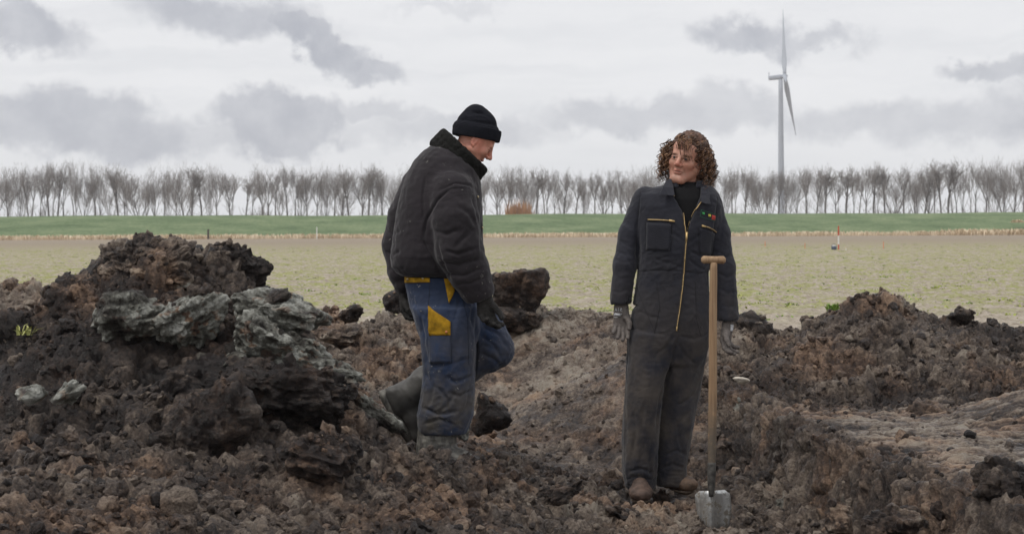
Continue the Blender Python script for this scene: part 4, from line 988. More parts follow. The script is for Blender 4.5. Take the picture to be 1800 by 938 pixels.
# ---- hands in gloves
def glove(name, mat, wrist, down, thumb, parent, curl=.5, s=1.0, cuff=.05, cuffr=.036, flip=1, label=None, spread=1.):
    """down: wrist to knuckles; thumb: towards the thumb side; the palm looks along flip * (down x thumb)"""
    dn = np.array(down, float); dn /= np.linalg.norm(dn); th = np.array(thumb, float); th -= th.dot(dn)*dn; th /= np.linalg.norm(th); pal = np.cross(dn, th)*flip
    w = np.array(wrist, float); T = lambda a, b, c: w+(dn*a+th*b+pal*c)*s
    f = Field(w-.24, w+.24, .0027)
    f.cone(T(-cuff, 0, 0), T(.01, 0, 0), cuffr*s, .029*s, .01, 'add', (pal, .75))
    kn = [(.088, .030), (.094, .010), (.090, -.010), (.080, -.029)]; ln = [(.040, .026, .020), (.044, .030, .021), (.041, .028, .020), (.033, .021, .018)]
    for i, ((a, b), L) in enumerate(zip(kn, ln)):
        f.cone(T(.0, b*.55, 0), T(a, b, -.002), .021*s, .0145*s, .012)
        ang = curl*(.55+.12*i); p = T(a, b, -.002); r = .0122*s; sp = (b/.03)*.10*spread
        for j, l in enumerate(L):
            dv = dn*math.cos(ang)+pal*math.sin(ang)+th*sp; dv /= np.linalg.norm(dv); q = p+dv*l*s; f.cone(p, q, r, r*.93, .0035); p = q; r *= .93; ang += curl*(.75 if j == 0 else .5)
    f.cone(T(.03, .012, .004), T(.055, .03, .014), .020*s, .017*s, .012)
    p1 = T(.055, .034, .014); p2 = T(.085, .047, .024+.01*curl); p3 = T(.108, .046, .034+.016*curl); f.cone(p1, p2, .0155*s, .013*s, .006); f.cone(p2, p3, .013*s, .0105*s, .004)
    V, Q = f.mesh(); N = vnormals(V, Q); V = V+N*(.0016*ridges(V, th, .05, .012, 5))[:, None]
    o = mesh_obj(name, V, Q, mat, parent)
    if label: o['label'] = label
    return o, V, Q

# ================================================================== standing man
def standing_man():
    D = 8.7; P = lambda x, y, dy=0.: W(x, y, D+dy)
    root = empty('person', (float(P(1150, 870)[0]), D, -.47), 'curly haired man in a muddy navy boiler suit standing behind the upright spade', 'person')
    # head looks to the left of the picture, tipped
    R = frame(-27, -3, -11); R = np.array(Matrix.Rotation(math.radians(0), 3, 'Y'))@R
    hc = P(1207, 282, .02); V, Q, red, dark, T = head(hc, R, neck_to=P(1209, 352, .03), s=1.03)
    # continuous body under the clothes, joined to the head
    f = Field([P(1060, 900)[0], D-.3, -.5], [P(1310, 900)[0], D+.35, W(1200, 318, D)[2]], .011)
    f.rows([(322, 1185, 1232, .03, .05), (340, 1140, 1252, .02, .07), (370, 1130, 1256, 0, .095), (430, 1130, 1250, 0, .10), (500, 1128, 1240, 0, .10), (560, 1120, 1240, 0, .11), (600, 1118, 1236, 0, .1)], D, .03)
    for a in ([(1133, 352), (1108, 411), (1099, 470), (1092, 545)], [(1250, 362), (1262, 411), (1272, 470), (1280, 572)]): f.chain([P(*q) for q in a], [.048, .042, .036, .028], .02)
    f.chain([P(1145, 590), P(1130, 710, -.02), P(1124, 846, 0)], [.075, .052, .036], .02); f.chain([P(1212, 590), P(1192, 710, .03), P(1180, 836, .06)], [.075, .052, .036], .02)
    f.chain([P(1124, 846, 0), P(1126, 860, -.10)], [.032, .022], .02); f.chain([P(1180, 836, .06), P(1196, 848, .05)], [.03, .02], .02)
    Vb, Qb = f.mesh(); nb = len(V); allV = np.concatenate([V, Vb]); allQ = np.concatenate([Q, Qb+nb]); z = np.zeros(len(Vb))
    mesh_obj('body', allV, allQ, M['skin2'], root, attrs={'red': np.concatenate([red, z]), 'dark': np.concatenate([dark, z])})
    eyes(T, R, root, 1.03, (.05, -.1))
    # black shirt
    f = Field(P(1120, 440, -.2), P(1290, 300, .3), .006)
    f.rows([(320, 1182, 1234, .03, .068), (332, 1170, 1240, .02, .085), (350, 1150, 1250, .01, .105), (400, 1145, 1252, .0, .118), (425, 1145, 1252, .0, .115)], D, .02)
    V, Q = f.mesh(); V = relax(V, Q, 2); mesh_obj('shirt', V, Q, M['shirt'], root)
    # boiler suit
    f = Field([P(1055, 900)[0], D-.28, P(1100, 862)[2]], [P(1315, 900)[0], D+.32, P(1100, 308)[2]], .0052)
    f.rows([(325, 1166, 1246, .03, .06), (331, 1140, 1256, .02, .095), (342, 1122, 1264, .01, .118), (362, 1117, 1268, .0, .130), (400, 1119, 1262, -.005, .138), (440, 1124, 1250, -.005, .136), (480, 1121, 1244, 0, .132), (520, 1115, 1246, 0, .135), (560, 1109, 1249, 0, .134), (600, 1106, 1247, 0, .122), (640, 1108, 1236, 0, .09)], D, .02, 2.4)
    f.rows([(585, 1106, 1186, -.005, .115), (640, 1103, 1176, -.02, .105), (700, 1099, 1164, -.03, .098), (770, 1094, 1157, -.02, .092), (820, 1095, 1154, -.01, .092), (856, 1102, 1151, -.005, .085)], D, .035, 2.2)
    f.rows([(585, 1170, 1249, .01, .115), (640, 1160, 1238, .03, .105), (700, 1155, 1227, .05, .098), (770, 1153, 1214, .06, .092), (820, 1153, 1206, .06, .088), (850, 1154, 1205, .06, .085)], D, .012, 2.2)
    f.chain([P(1135, 350, .01), P(1107, 411, 0), P(1098, 465, -.015), P(1091, 528, -.02)], [.066, .054, .056, .054], .022)
    f.chain([P(1249, 364, .01), P(1262, 411, 0), P(1271, 470, -.01), P(1279, 556, -.02)], [.060, .059, .059, .0575], .022)
    # cut: cuffs and hems open, neck V open
    f.rows([(536, 1060, 1122, -.02, .2), (560, 1060, 1100, -.02, .2)], D, .003, 8, 'cut', .004); f.rows([(566, 1250, 1305, -.02, .2), (600, 1250, 1305, -.02, .2)], D, .003, 8, 'cut', .004)
    f.cone(P(1091, 545, -.02), P(1093, 522, -.02), .046, .046, .004, 'cut'); f.cone(P(1280, 578, -.02), P(1278, 552, -.02), .049, .049, .004, 'cut')
    f.rows([(845, 1109, 1145, -.005, .068), (870, 1109, 1146, -.005, .072)], D, .004, 2.2, 'cut', .004); f.rows([(838, 1160, 1198, .06, .066), (866, 1160, 1199, .06, .07)], D, .004, 2.2, 'cut', .004)
    f.rows([(300, 1180, 1236, -.09, .13), (330, 1183, 1234, -.09, .125), (345, 1184, 1232, -.10, .10), (372, 1199, 1221, -.12, .06), (395, 1205, 1212, -.12, .04), (410, 1206.5, 1208.5, -.12, .03)], D, .004, 2.4, 'cut', .004)
    V, Q = f.mesh(); V = relax(V, Q, 2); N = vnormals(V, Q); px = to_px(V)
    arm = np.clip(np.maximum(sstep(1124, 1112, px[:, 0]), sstep(1246, 1256, px[:, 0])), 0, 1)*(px[:, 1] > 345)*(px[:, 1] < 590)
    leg = sstep(600, 660, px[:, 1]); torso = (1-arm)*(1-leg)
    dd = arm*.0028*ridges(V, (1, .3, -.55), .14, .045, 5)+torso*.0022*ridges(V, (.4, 0, 1), .16, .05, 9)*sstep(380, 420, px[:, 1])+torso*sstep(395, 450, px[:, 1])*sstep(520, 480, px[:, 1])*.0035*ridges(V, (1, 0, .45), .12, .028, 15)
    dd += leg*(.007*ridges(V, (.18, 0, 1), .34, .075, 21)+.006*sstep(800, 835, px[:, 1])*ridges(V, (1, 0, .15), .10, .018, 25))+.002*perlin(V, .02, 6)
    lines = [
     ([(1125, 345), (1119, 400), (1118, 460)], 3, .008), ([(1262, 352), (1256, 400), (1250, 460)], 3, .010),
     ([(1166, 402), (1185, 412), (1204, 424)], 3, .004), ([(1250, 405), (1228, 414), (1210, 428)], 3, .006), ([(1212, 440), (1230, 450), (1246, 448)], 3.5, .006), ([(1210, 455), (1228, 470), (1244, 476)], 3.5, .006),
     ([(1150, 455), (1175, 462), (1200, 470)], 4, .004), ([(1117, 478), (1160, 474), (1202, 476)], 2.2, .0035), ([(1204, 478), (1230, 480), (1248, 478)], 2.2, .0035),
     ([(1125, 440), (1152, 444), (1178, 442)], 1.6, .003), ([(1180, 395), (1182, 430), (1178, 442)], 1.4, .002),
     ([(1108, 575), (1140, 584), (1172, 588)], 4, .005), ([(1118, 545), (1145, 556), (1165, 560)], 4, .004), ([(1195, 590), (1220, 596), (1244, 585)], 4, .005), ([(1155, 500), (1158, 560), (1152, 585)], 1.6, .003), ([(1222, 510), (1226, 560), (1240, 582)], 1.6, .003),
     ([(1192, 590), (1180, 640), (1160, 700), (1153, 760)], 4, .014), ([(1186, 588), (1172, 610), (1150, 625)], 4, .006), ([(1190, 600), (1205, 625), (1222, 640)], 4, .005),
     ([(1112, 720), (1118, 760), (1112, 800)], 4, .007), ([(1135, 700), (1128, 750), (1135, 810)], 4, .007), ([(1148, 760), (1140, 810), (1145, 840)], 3.5, .006), ([(1105, 828), (1125, 822), (1148, 830)], 3.5, .008), ([(1102, 842), (1122, 836), (1146, 843)], 3, .006),
     ([(1222, 690), (1205, 705), (1190, 712)], 4.5, .010), ([(1212, 720), (1196, 740), (1185, 760)], 4, .007), ([(1205, 800), (1190, 790), (1170, 800)], 4, .009), ([(1202, 822), (1182, 815), (1160, 824)], 4, .009), ([(1190, 740), (1194, 775), (1204, 800)], 4, .007),
     ([(1088, 420), (1100, 432), (1114, 436)], 3.5, .007), ([(1080, 455), (1096, 462), (1112, 458)], 3.5, .007), ([(1076, 480), (1092, 490), (1108, 486)], 3.5, .006), ([(1074, 510), (1090, 514), (1106, 508)], 3.2, .005), ([(1082, 440), (1098, 446), (1112, 470)], 3, .005),
     ([(1262, 440), (1275, 452), (1290, 448)], 3.5, .007), ([(1262, 478), (1278, 488), (1294, 480)], 3.5, .007), ([(1264, 505), (1280, 516), (1296, 512)], 3.5, .006), ([(1266, 535), (1282, 540), (1298, 534)], 3, .005), ([(1272, 372), (1268, 410), (1262, 440)], 4, .006)]
    dd += creases(V, N, D, lines)*(1-.45*arm); V = V+N*dd[:, None]; V = relax(V, Q, 1)
    suit = mesh_obj('boiler_suit', V, Q, M['coverall'], root); bv = bvh(V, Q)
    # stitched details
    for ln_, w_ in [([(1125, 443), (1150, 446), (1178, 444)], .8), ([(1135, 390), (1134, 418), (1134, 444)], .7), ([(1181, 396), (1182, 420), (1178, 444)], .7), ([(1228, 398), (1228, 430), (1230, 446)], .7), ([(1117, 477), (1160, 473), (1203, 475)], 1.), ([(1203, 475), (1228, 479), (1247, 476)], 1.),
                    ([(1154, 492), (1160, 540), (1150, 586)], .7), ([(1118, 500), (1135, 545), (1152, 586)], .6), ([(1222, 492), (1224, 560), (1232, 590)], .7), ([(1222, 585), (1234, 592), (1246, 582)], .7), ([(1126, 335), (1121, 380), (1119, 440)], .8), ([(1262, 345), (1257, 390), (1251, 440)], .8), ([(1104, 612), (1099, 700), (1098, 840)], .6),
                    ([(1072, 530), (1090, 533), (1108, 529)], .7), ([(1261, 559), (1280, 563), (1298, 559)], .7)]:
        strip('seam', M['seam'], bv, ln_, suit, w_, .001, 26)
    pk = patch('pocket', M['coverall'], bv, [(1137, 391), (1180, 394), (1178, 441), (1136, 439)], suit, .003)
    pk = patch('pocket', M['coverall'], bv, [(1230, 400), (1256, 410), (1252, 447), (1230, 446)], suit, .003)
    def zipper(line, w, n, pull):
        strip('zip', M['tape'], bv, line, suit, w*2.4, .0005, n); z = strip('zip', M['brass'], bv, line, suit, w, .010, n)
        if pull:
            h, nn = hit(bv, *pull[0]); h2, _ = hit(bv, *pull[1]); mb = MB()
            mb.tube([tuple(h+Vector((0, -.008, 0))), tuple(h2+Vector((0, -.009, 0)))], [.0065, .0045], 6); mb.build('zip_pull', M['brass'], suit, True)
    zipper([(1207, 414), (1204, 448), (1202, 480), (1199, 510), (1194, 548), (1189, 580)], 1.9, 60, ((1207, 408), (1206, 424))); strip('zip', M['brass'], bv, [(1190, 574), (1189, 581)], suit, 3., .008, 4)
    zipper([(1184, 344), (1193, 357), (1199.5, 372), (1203, 392), (1206, 413)], 1.5, 30, None); zipper([(1232.5, 355), (1222, 370), (1214.5, 386), (1210, 402), (1208, 413)], 1.5, 30, None)
    zipper([(1138, 386), (1155, 386.5), (1172, 387.5), (1184, 388.5)], 1.9, 20, ((1176, 387.5), (1186, 389))); zipper([(1233, 396.5), (1245, 400), (1252, 403), (1259, 408)], 1.9, 20, ((1234, 397), (1240, 398.5)))
    # embroidered badge: dark green frame with a green, a yellow and a red mark
    for ln_ in ([(1232.5, 369), (1258, 377)], [(1231.5, 381), (1257, 388.5)], [(1232.5, 369), (1231.5, 381)], [(1258, 377), (1257, 388)]): strip('badge', M['logo_e'], bv, ln_, suit, .9, .002, 8)
    for (x, y, mt) in ((1236.5, 375, 'logo_g'), (1247, 378.5, 'logo_y'), (1254.5, 381.5, 'logo_r')):
        patch('badge_mark', M[mt], bv, [(x-2.1, y-2.2), (x+2, y-1.8), (x+2.1, y+2.2), (x-1.9, y+2)], suit, .003, .002, 3, 3)
    patch('badge', M['logo_r'], bv, [(1251.5, 377.5), (1258, 379.5), (1257, 387), (1251, 385.5)], suit, .0015, .001, 3, 3)
    # collar flaps, standing off the suit
    def flap(poly, th=.008):
        V = []; n = len(poly)
        for q in poly: V.append(P(*q))
        V += [v+np.array([0, th, .003]) for v in V[:]]
        Fc = [tuple(range(n)), tuple(range(n, 2*n))[::-1]]+[(i, n+i, n+(i+1) % n, (i+1) % n) for i in range(n)]
        o = mesh_obj('collar', V, Fc, M['coverall'], suit, False)
        b = o.modifiers.new('b', 'BEVEL'); b.width = .003; b.segments = 2
    flap([(1180, 314, -.045), (1184, 330, -.105), (1186, 344, -.142), (1175, 343, -.148), (1160, 341, -.142), (1166, 328, -.12), (1171, 318, -.07)])
    flap([(1234, 322, -.03), (1233, 340, -.09), (1232.5, 355, -.135), (1240, 358, -.140), (1249, 359, -.132), (1248, 345, -.10), (1243, 328, -.05)])
    # back of the collar round the neck
    f = Field(P(1150, 350, -.2), P(1270, 295, .2), .005); ring = [P(1208+30*math.cos(a), 318-2*math.sin(a)+(4 if math.sin(a) > 0 else 8), -.0+.085*math.sin(a)+.02) for a in np.linspace(-.9, math.pi+.9, 14)]
    f.chain(ring, [.012]*14, .01); f.chain([q+np.array([0, 0, .018]) for q in ring], [.009]*14, .01); V, Q = f.mesh(); mesh_obj('collar', V, Q, M['coverall'], suit)
    # gloves
    g, V, Q = glove('glove', M['glove2'], P(1092, 540, -.02), (.02, -.02, -1), (1, -.25, 0), root, .55, .98, .05, .034, 1, None)
    gb = bvh(V, Q); patch('print', M['print'], gb, [(1079, 550), (1094, 551), (1091, 555), (1077, 554)], g, .002, .001, 8, 3)
    # print on the glove back: two rows of small worn capitals
    for ln_ in ([(1081, 547.5), (1083, 541), (1084, 547)], [(1082, 545), (1084, 545)], [(1087, 541), (1086.5, 547.5)], [(1090, 547.5), (1090.5, 541), (1093.5, 542.5), (1090.5, 544.5), (1094, 547.5)], [(1076, 557), (1086, 557.5)]): strip('print', M['print'], gb, ln_, g, .9, .002, 10)
    g, V, Q = glove('glove', M['glove2'], P(1279, 571, -.02), (-.12, -.1, -1), (-.6, -.8, 0), root, .75, .96, .05, .034, -1, None)
    gb = bvh(V, Q); patch('print', M['print'], gb, [(1284, 570), (1289, 571), (1288, 583), (1284, 582)], g, .002, .001, 4, 6)
    # boots
    for (hx, hy, hdy, tx, ty, tdy, mt) in ((1124, 853, .03, 1127, 868, -.18, 'leather'), (1176, 840, .09, 1213, 851, .0, 'leather2')):
        a, b = P(hx, hy, hdy), P(tx, ty, tdy); f = Field(np.minimum(a, b)-.16, np.maximum(a, b)+.16, .0042); dr = (b-a)/np.linalg.norm(b-a); sd_ = np.cross(dr, [0, 0, 1])
        f.cone(a+[0, 0, .10], a+[0, 0, .01], .050, .048, .02); f.cone(a, b-dr*.05, .048, .036, .03); f.cone(b-dr*.055, b-dr*.02-[0, 0, .004], .060, .056, .02, 'add', ((0, 0, 1), .66)); f.cone(a-dr*.01+[0, 0, .05], b-dr*.07+[0, 0, .03], .043, .036, .02)
        zb = b[2]-.034; f.rows  # flat underside
        f.d = np.maximum(f.d, ((zb-(f.lo[2]+f.h*np.arange(f.n[2])))[None, None, :]+.0*f.d)).astype(np.float32)
        V, Q = f.mesh(); N = vnormals(V, Q); V = relax(V, Q, 1)+N*(.002*ridges(V, sd_, .06, .012, 3)+.0015*perlin(V, .02, 9))[:, None]
        bo = mesh_obj('boot', V, Q, M[mt], root)
        f = Field(np.minimum(a, b)-.16, np.maximum(a, b)+.16, .0045); f.cone(a-dr*.02, b-dr*.03, .050, .061, .01)
        z = f.lo[2]+f.h*np.arange(f.n[2]); f.d = np.maximum(f.d, np.maximum(zb-.022-z, z-zb-.004)[None, None, :]).astype(np.float32); V, Q = f.mesh(); mesh_obj('sole', V, Q, M['sole'], bo)
    hair2(root, T, R, hc)
def hair2(root, T, R, hc):
    """shoulder-length curls: a close dark cap and several hundred corkscrew locks"""
    f = Field(hc-.2, hc+.2, .0045); s = 1.03
    f.ell(T(0, -.022, .062), np.array([.092, .108, .090]), R, .01); f.ell(T(.074, -.015, .0), np.array([.030, .050, .080]), R, .02); f.ell(T(-.064, -.040, -.02), np.array([.028, .055, .10]), R, .02); f.ell(T(0, -.075, -.02), np.array([.08, .05, .10]), R, .02)
    f.ell(T(0, .085, .012), np.array([.058, .075, .078]), R, .01, 'cut')
    V, Q = f.mesh(); N = vnormals(V, Q); V = V+N*(.009*fbm(V, .02, 2, 4))[:, None]; cap = mesh_obj('hair', V, Q, M['hair'], root)
    r = np.random.RandomState(12); mbs = [MB(), MB()]
    for i in range(760):
        th = r.uniform(-math.pi, math.pi); ph = math.acos(r.uniform(-.35, 1)); d = np.array([math.sin(ph)*math.sin(th), math.sin(ph)*math.cos(th), math.cos(ph)])
        fr = d[1] > .35 and d[2] < .62
        if fr and not (abs(d[0]) > .62 and r.rand() < .7): continue
        p = np.array([0, -.018, .055])+d*np.array([.080, .102, .088]); L = r.uniform(.06, .175)*(1.15 if d[2] < .5 else .75)
        if d[1] > .3: L *= .6
        out = d*np.array([1, 1, .6]); g = R.T@np.array([0, 0, -1.]); blow = R.T@np.array([.10, 0, 0])
        n = 26; rad = r.uniform(.007, .0135); turns = L/r.uniform(.028, .055); ph0 = r.uniform(0, 6.28); pts = []; v = out/np.linalg.norm(out)*.9; q = p.copy(); lean = r.normal(size=3)*.35
        for k in range(n):
            t = k/(n-1); vv = v*(1-t)**2*.30+g*(t*1.7+.65)+lean*.45+blow+out*.12*(1-t); vv /= np.linalg.norm(vv); vv = vv+(R.T@np.array([-.24, 0, .08]) if d[0] > .25 else 0)*(1-.5*t); q = q+vv/np.linalg.norm(vv)*L/n
            # keep outside the skull
            e = (q-np.array([0, -.012, .045]))/np.array([.083, .104, .092]); m = np.linalg.norm(e)
            if m < 1.0 and q[2] > -.03: q = q+(1/m-1)*(q-np.array([0, -.012, .045]))
            a = np.cross(vv, [.3, 1, .2]); a /= np.linalg.norm(a); b = np.cross(vv, a); w = rad*min(1, t*4)
            pts.append(T(*(q+a*w*math.cos(ph0+turns*6.283*t)+b*w*math.sin(ph0+turns*6.283*t))))
        mbs[0 if r.rand() < .66 else 1].tube(pts, np.linspace(.0030, .0010, n)*r.uniform(.6, 1.5), 3, False)
    for i in range(150):   # the side curtain that hangs past the far cheek
        p = np.array([r.uniform(.078, .112), r.uniform(-.03, .045), r.uniform(-.02, .09)]); L = r.uniform(.05, .12); n = 20; rad = r.uniform(.006, .012); ph0 = r.uniform(0, 6.28); tu = L/r.uniform(.026, .045); g = R.T@np.array([r.uniform(-.6, .1), 0, -1.]); pts = []
        for k in range(n):
            t = k/(n-1); c_ = p+g*L*t+np.array([.014*math.sin(t*3), 0, 0]); pts.append(T(*(c_+np.array([rad*math.cos(ph0+tu*6.283*t), rad*math.sin(ph0+tu*6.283*t), 0])*min(1, .3+t*3))))
        mbs[i % 3 == 0].tube(pts, np.linspace(.0028, .0010, n)*r.uniform(.6, 1.4), 3, False)
    for i in range(46):   # wind-blown strands over the forehead and the left eye
        x0 = r.uniform(-.045, .04); p = np.array([x0, .070, .098])+r.normal(size=3)*.006; tgt = np.array([x0*.8-.012*r.rand()-(.03 if i % 3 == 0 else 0), .093, .045 if i % 3 else -.005]); pts = []
        for k in range(16):
            t = k/15; q = p*(1-t)+tgt*t+np.array([0, .022*math.sin(t*3.14), .01*math.sin(t*3)]); pts.append(T(*(q+np.array([.004*math.sin(t*11+i), .002*math.cos(t*13+i), 0]))))
        mbs[i % 2].tube(pts, .0010, 3, False)
    mbs[0].build('curls', M['hair'], cap, True); mbs[1].build('curls', M['hair2'], cap, True)
    mb = MB(); c = T(-.083, -.0, -.034); mb.tube([c+np.array([.006*math.cos(a), 0, .006*math.sin(a)]) for a in np.linspace(0, 6.2, 12)], .0012, 5); mb.build('earring', M['silver'], root, True)
standing_man()

# ================================================================== walking man
def walking_man():
    D = 8.9; P = lambda x, y, dy=0.: W(x, y, D+dy)
    root = empty('person', (float(P(770, 790)[0]), D, -.33), 'man in a black beanie and jacket with blue trousers striding to the right', 'person')
    R = frame(96, 33, 0); hc = P(834, 250, .0)
    V, Q, red, dark, T = head(hc, R, open_mouth=True, neck_to=P(795, 292, .03), s=1.0)
    f = Field([P(660, 900)[0], D-.35, -.5], [P(915, 900)[0], D+.45, P(800, 262)[2]], .011)
    f.rows([(270, 765, 815, .02, .07), (300, 735, 825, .02, .12), (340, 722, 832, .02, .15), (420, 712, 836, .02, .14), (500, 725, 826, .03, .12), (540, 730, 832, .04, .12)], D, .03)
    f.chain([P(795, 330, -.13), P(806, 430, -.17), P(846, 520, -.15)], [.06, .05, .034], .02); f.chain([P(735, 335, .17), P(700, 425, .22), P(708, 500, .19)], [.06, .045, .022], .02)
    f.chain([P(785, 540, -.02), P(790, 650, -.04), P(768, 760, -.02)], [.085, .06, .042], .02); f.chain([P(800, 545, .12), P(872, 612, .14), P(712, 690, .2)], [.08, .06, .04], .02); f.chain([P(712, 690, .2), P(735, 760, .2)], [.04, .03], .02); f.chain([P(764, 760, -.02), P(776, 785, -.04)], [.04, .025], .02)
    Vb, Qb = f.mesh(); nb = len(V); z = np.zeros(len(Vb))
    mesh_obj('body', np.concatenate([V, Vb]), np.concatenate([Q, Qb+nb]), M['skin1'], root, attrs={'red': np.concatenate([red*.8, z]), 'dark': np.concatenate([dark*.8, z])})
    eyes(T, R, root, 1., (.0, -.35))
    # beanie with turned-up band
    RH = frame(98, 9, 0); TH = lambda *p: hc+RH@np.array(p)
    f = Field(hc-.2, hc+.26, .0042)
    f.ell(TH(0, -.002, .065), (.095, .122, .080), RH, .01); f.ell(TH(0, -.012, .125), (.062, .068, .072), RH, .045); f.ell(TH(0, .04, .110), (.055, .05, .05), RH, .03)
    tilt = P(882, 243)-P(795, 238)
    b0 = TH(0, .004, .026)
    sl, G_ = f.sub(f.lo, f.lo+f.h*f.n); up = RH@np.array([0, .02, 1.]); up /= np.linalg.norm(up); low = (G_-b0.astype(np.float32))@up.astype(np.float32)
    f.d = np.maximum(f.d, (-.004-low[:f.n[0], :f.n[1], :f.n[2]])).astype(np.float32)
    V, Q = f.mesh(); V = relax(V, Q, 1); N = vnormals(V, Q); L = (V-hc)@RH
    V = V+N*(.0030*ridges(V, RH@np.array([0, 1, .1]), .10, .030, 31)-.010*np.exp(-((L[:, 2]-.150)/.008)**2-((L[:, 1]+.01)/.03)**2)-.006*np.exp(-((L[:, 2]-.102)/.010)**2))[:, None]
    bn = mesh_obj('beanie', V, Q, M['knit'], root)
    f = Field(hc-.2, hc+.2, .0040); f.ell(b0+up*.024, (.1005, .1285, .14), RH, .004)
    sl, G_ = f.sub(f.lo, f.lo+f.h*f.n); low = ((G_-b0.astype(np.float32))@up.astype(np.float32))[:f.n[0], :f.n[1], :f.n[2]]; f.d = np.maximum(f.d, np.abs(low-.024)-.031).astype(np.float32); f.put(tuple(slice(None) for _ in range(3)), np.full(f.d.shape, 1., np.float32), .004)
    V, Q = f.mesh(); V = relax(V, Q, 2); N = vnormals(V, Q); th = np.arctan2(((V-hc)@R)[:, 0], ((V-hc)@R)[:, 1]); V = V+N*(.0007*np.sin(th*110)+.0015*perlin(V, .03, 3))[:, None]
    mesh_obj('band', V, Q, M['knit'], bn)
    # jacket
    f = Field([P(655, 500)[0], D-.40, P(800, 545)[2]], [P(900, 500)[0], D+.42, P(800, 232)[2]], .0056)
    f.rows([(252, 764, 806, .02, .08), (264, 746, 818, .02, .13), (280, 730, 832, .02, .17), (300, 718, 842, .02, .195), (330, 706, 846, .02, .205), (370, 697, 848, .02, .205), (420, 690, 849, .02, .20), (450, 686, 850, .02, .20), (468, 688, 850, .03, .195), (478, 696, 850, .03, .185), (485, 706, 848, .03, .175)], D, .02, 2.2)
    f.chain([P(792, 338, -.12), P(800, 385, -.17), P(808, 440, -.18), P(824, 478, -.17), P(838, 507, -.16)], [.125, .122, .120, .105, .088], .02)
    f.chain([P(740, 330, .16), P(712, 380, .20), P(700, 430, .22), P(706, 478, .20), P(711, 500, .19)], [.11, .090, .084, .070, .058], .02)
    f.cone(P(846, 530, -.15), P(841, 512, -.155), .062, .062, .004, 'cut'); f.rows([(484, 712, 842, .03, .14), (520, 712, 842, .03, .16)], D, .004, 2.2, 'cut', .004)
    V, Q = f.mesh(); V = relax(V, Q, 2); N = vnormals(V, Q); px = to_px(V)
    near = sstep(750, 765, px[:, 0])*(px[:, 1] > 330)*(V[:, 1] < D-.02); far_ = (px[:, 0] < 716)*(V[:, 1] > D+.06)*1.
    ar = np.maximum(near, far_)
    dd = ar*.003*ridges(V, (1, .25, -.45), .17, .065, 45)*sstep(380, 440, px[:, 1])+(1-ar)*.0012*ridges(V, (-.25, 0, 1), .38, .095, 41)+.003*perlin(V, .03, 46)
    lines = [([(744, 420), (750, 385), (768, 352), (790, 332)], 3.5, .012), ([(770, 336), (800, 322), (828, 326), (845, 345)], 3, .008), ([(748, 310), (743, 345), (745, 390)], 3, .006), 
             ([(742, 420), (760, 455), (775, 485)], 4, .014), ([(690, 478), (740, 484), (800, 480)], 3.5, .006),
             ([(762, 405), (785, 412), (805, 404)], 5, .010), ([(835, 400), (815, 418), (795, 440)], 6, .008), ([(782, 440), (805, 447), (838, 436)], 4.5, .014), ([(778, 462), (805, 466), (845, 455)], 4.5, .014), ([(786, 482), (815, 484), (850, 470)], 4, .012), ([(800, 500), (825, 498), (856, 486)], 4, .010), ([(768, 430), (776, 460), (792, 492)], 4, .012),
             ([(800, 360), (822, 372), (842, 400)], 6, .008), ([(675, 400), (690, 412), (705, 405)], 4, .008), ([(676, 440), (690, 448), (704, 440)], 4, .008), ([(684, 470), (698, 476), (712, 470)], 4, .008), ([(848, 350), (846, 400), (851, 450)], 3, .006), ([(830, 345), (838, 370), (845, 402), (846, 440)], 3.5, .012)]
    dd += creases(V, N, D, lines); V = V+N*dd[:, None]; V = relax(V, Q, 1)
    jk = mesh_obj('jacket', V, Q, M['jacket'], root); jb = bvh(V, Q)
    strip('seam', M['seam'], jb, [(745, 425), (749, 390), (766, 352), (792, 330), (820, 328)], jk, .9, .001, 40, D); strip('seam', M['seam'], jb, [(688, 474), (730, 481), (778, 484)], jk, .9, .001, 30, D)
    # knitted hem, fleece collar
    f = Field([P(680, 500)[0], D-.3, P(800, 510)[2]], [P(870, 500)[0], D+.33, P(800, 458)[2]], .0056); f.rows([(472, 696, 846, .03, .175), (480, 704, 846, .03, .172), (487, 711, 842, .03, .168)], D, .01, 2.2); V, Q = f.mesh(); N = vnormals(V, Q); mesh_obj('waistband', relax(V, Q, 2), Q, M['collar'], jk)
    f = Field([P(740, 300)[0], D-.22, P(800, 330)[2]], [P(870, 300)[0], D+.25, P(800, 222)[2]], .0048)
    A_ = P(802, 280)-P(0, 0)*0; ring = []; c0 = P(805, 277, .02)
    for a in np.linspace(0, 2*math.pi, 25):
        ring.append(c0+np.array([.104, 0, -.098])*math.cos(a)+np.array([0, .118, 0])*math.sin(a))
    up2 = np.array([.045, 0, .050]); up2 /= np.linalg.norm(up2)
    for o_, rr in ((-.028, .022), (0, .021), (.028, .019), (.044, .018)): f.chain([q+up2*o_-np.array([0, 0, 0]) for q in ring], [rr]*25, .012)
    V, Q = f.mesh(); V = relax(V, Q, 2); N = vnormals(V, Q); V = V+N*(.004*fbm(V, .02, 3, 3))[:, None]; mesh_obj('collar', V, Q, M['collar'], jk)
    mb = MB(); q = P(838, 345, -.19)
    for (x, y) in ((839, 346), (847, 400)):
        h, nn = hit(jb, x, y)
        if h is not None: mb.tube([tuple(h+nn*.002), tuple(h+nn*.007)], [.007, .006], 8)
    if mb.v: mb.build('button', M['lens'], jk, True)
    # trousers
    f = Field([P(690, 800)[0], D-.34, P(700, 775)[2]], [P(925, 800)[0], D+.42, P(700, 470)[2]], .0054)
    f.rows([(474, 712, 838, .04, .155), (500, 712, 838, .04, .16), (540, 722, 842, .03, .165), (575, 732, 845, .03, .15), (600, 742, 840, .02, .12)], D, .03, 2.2)
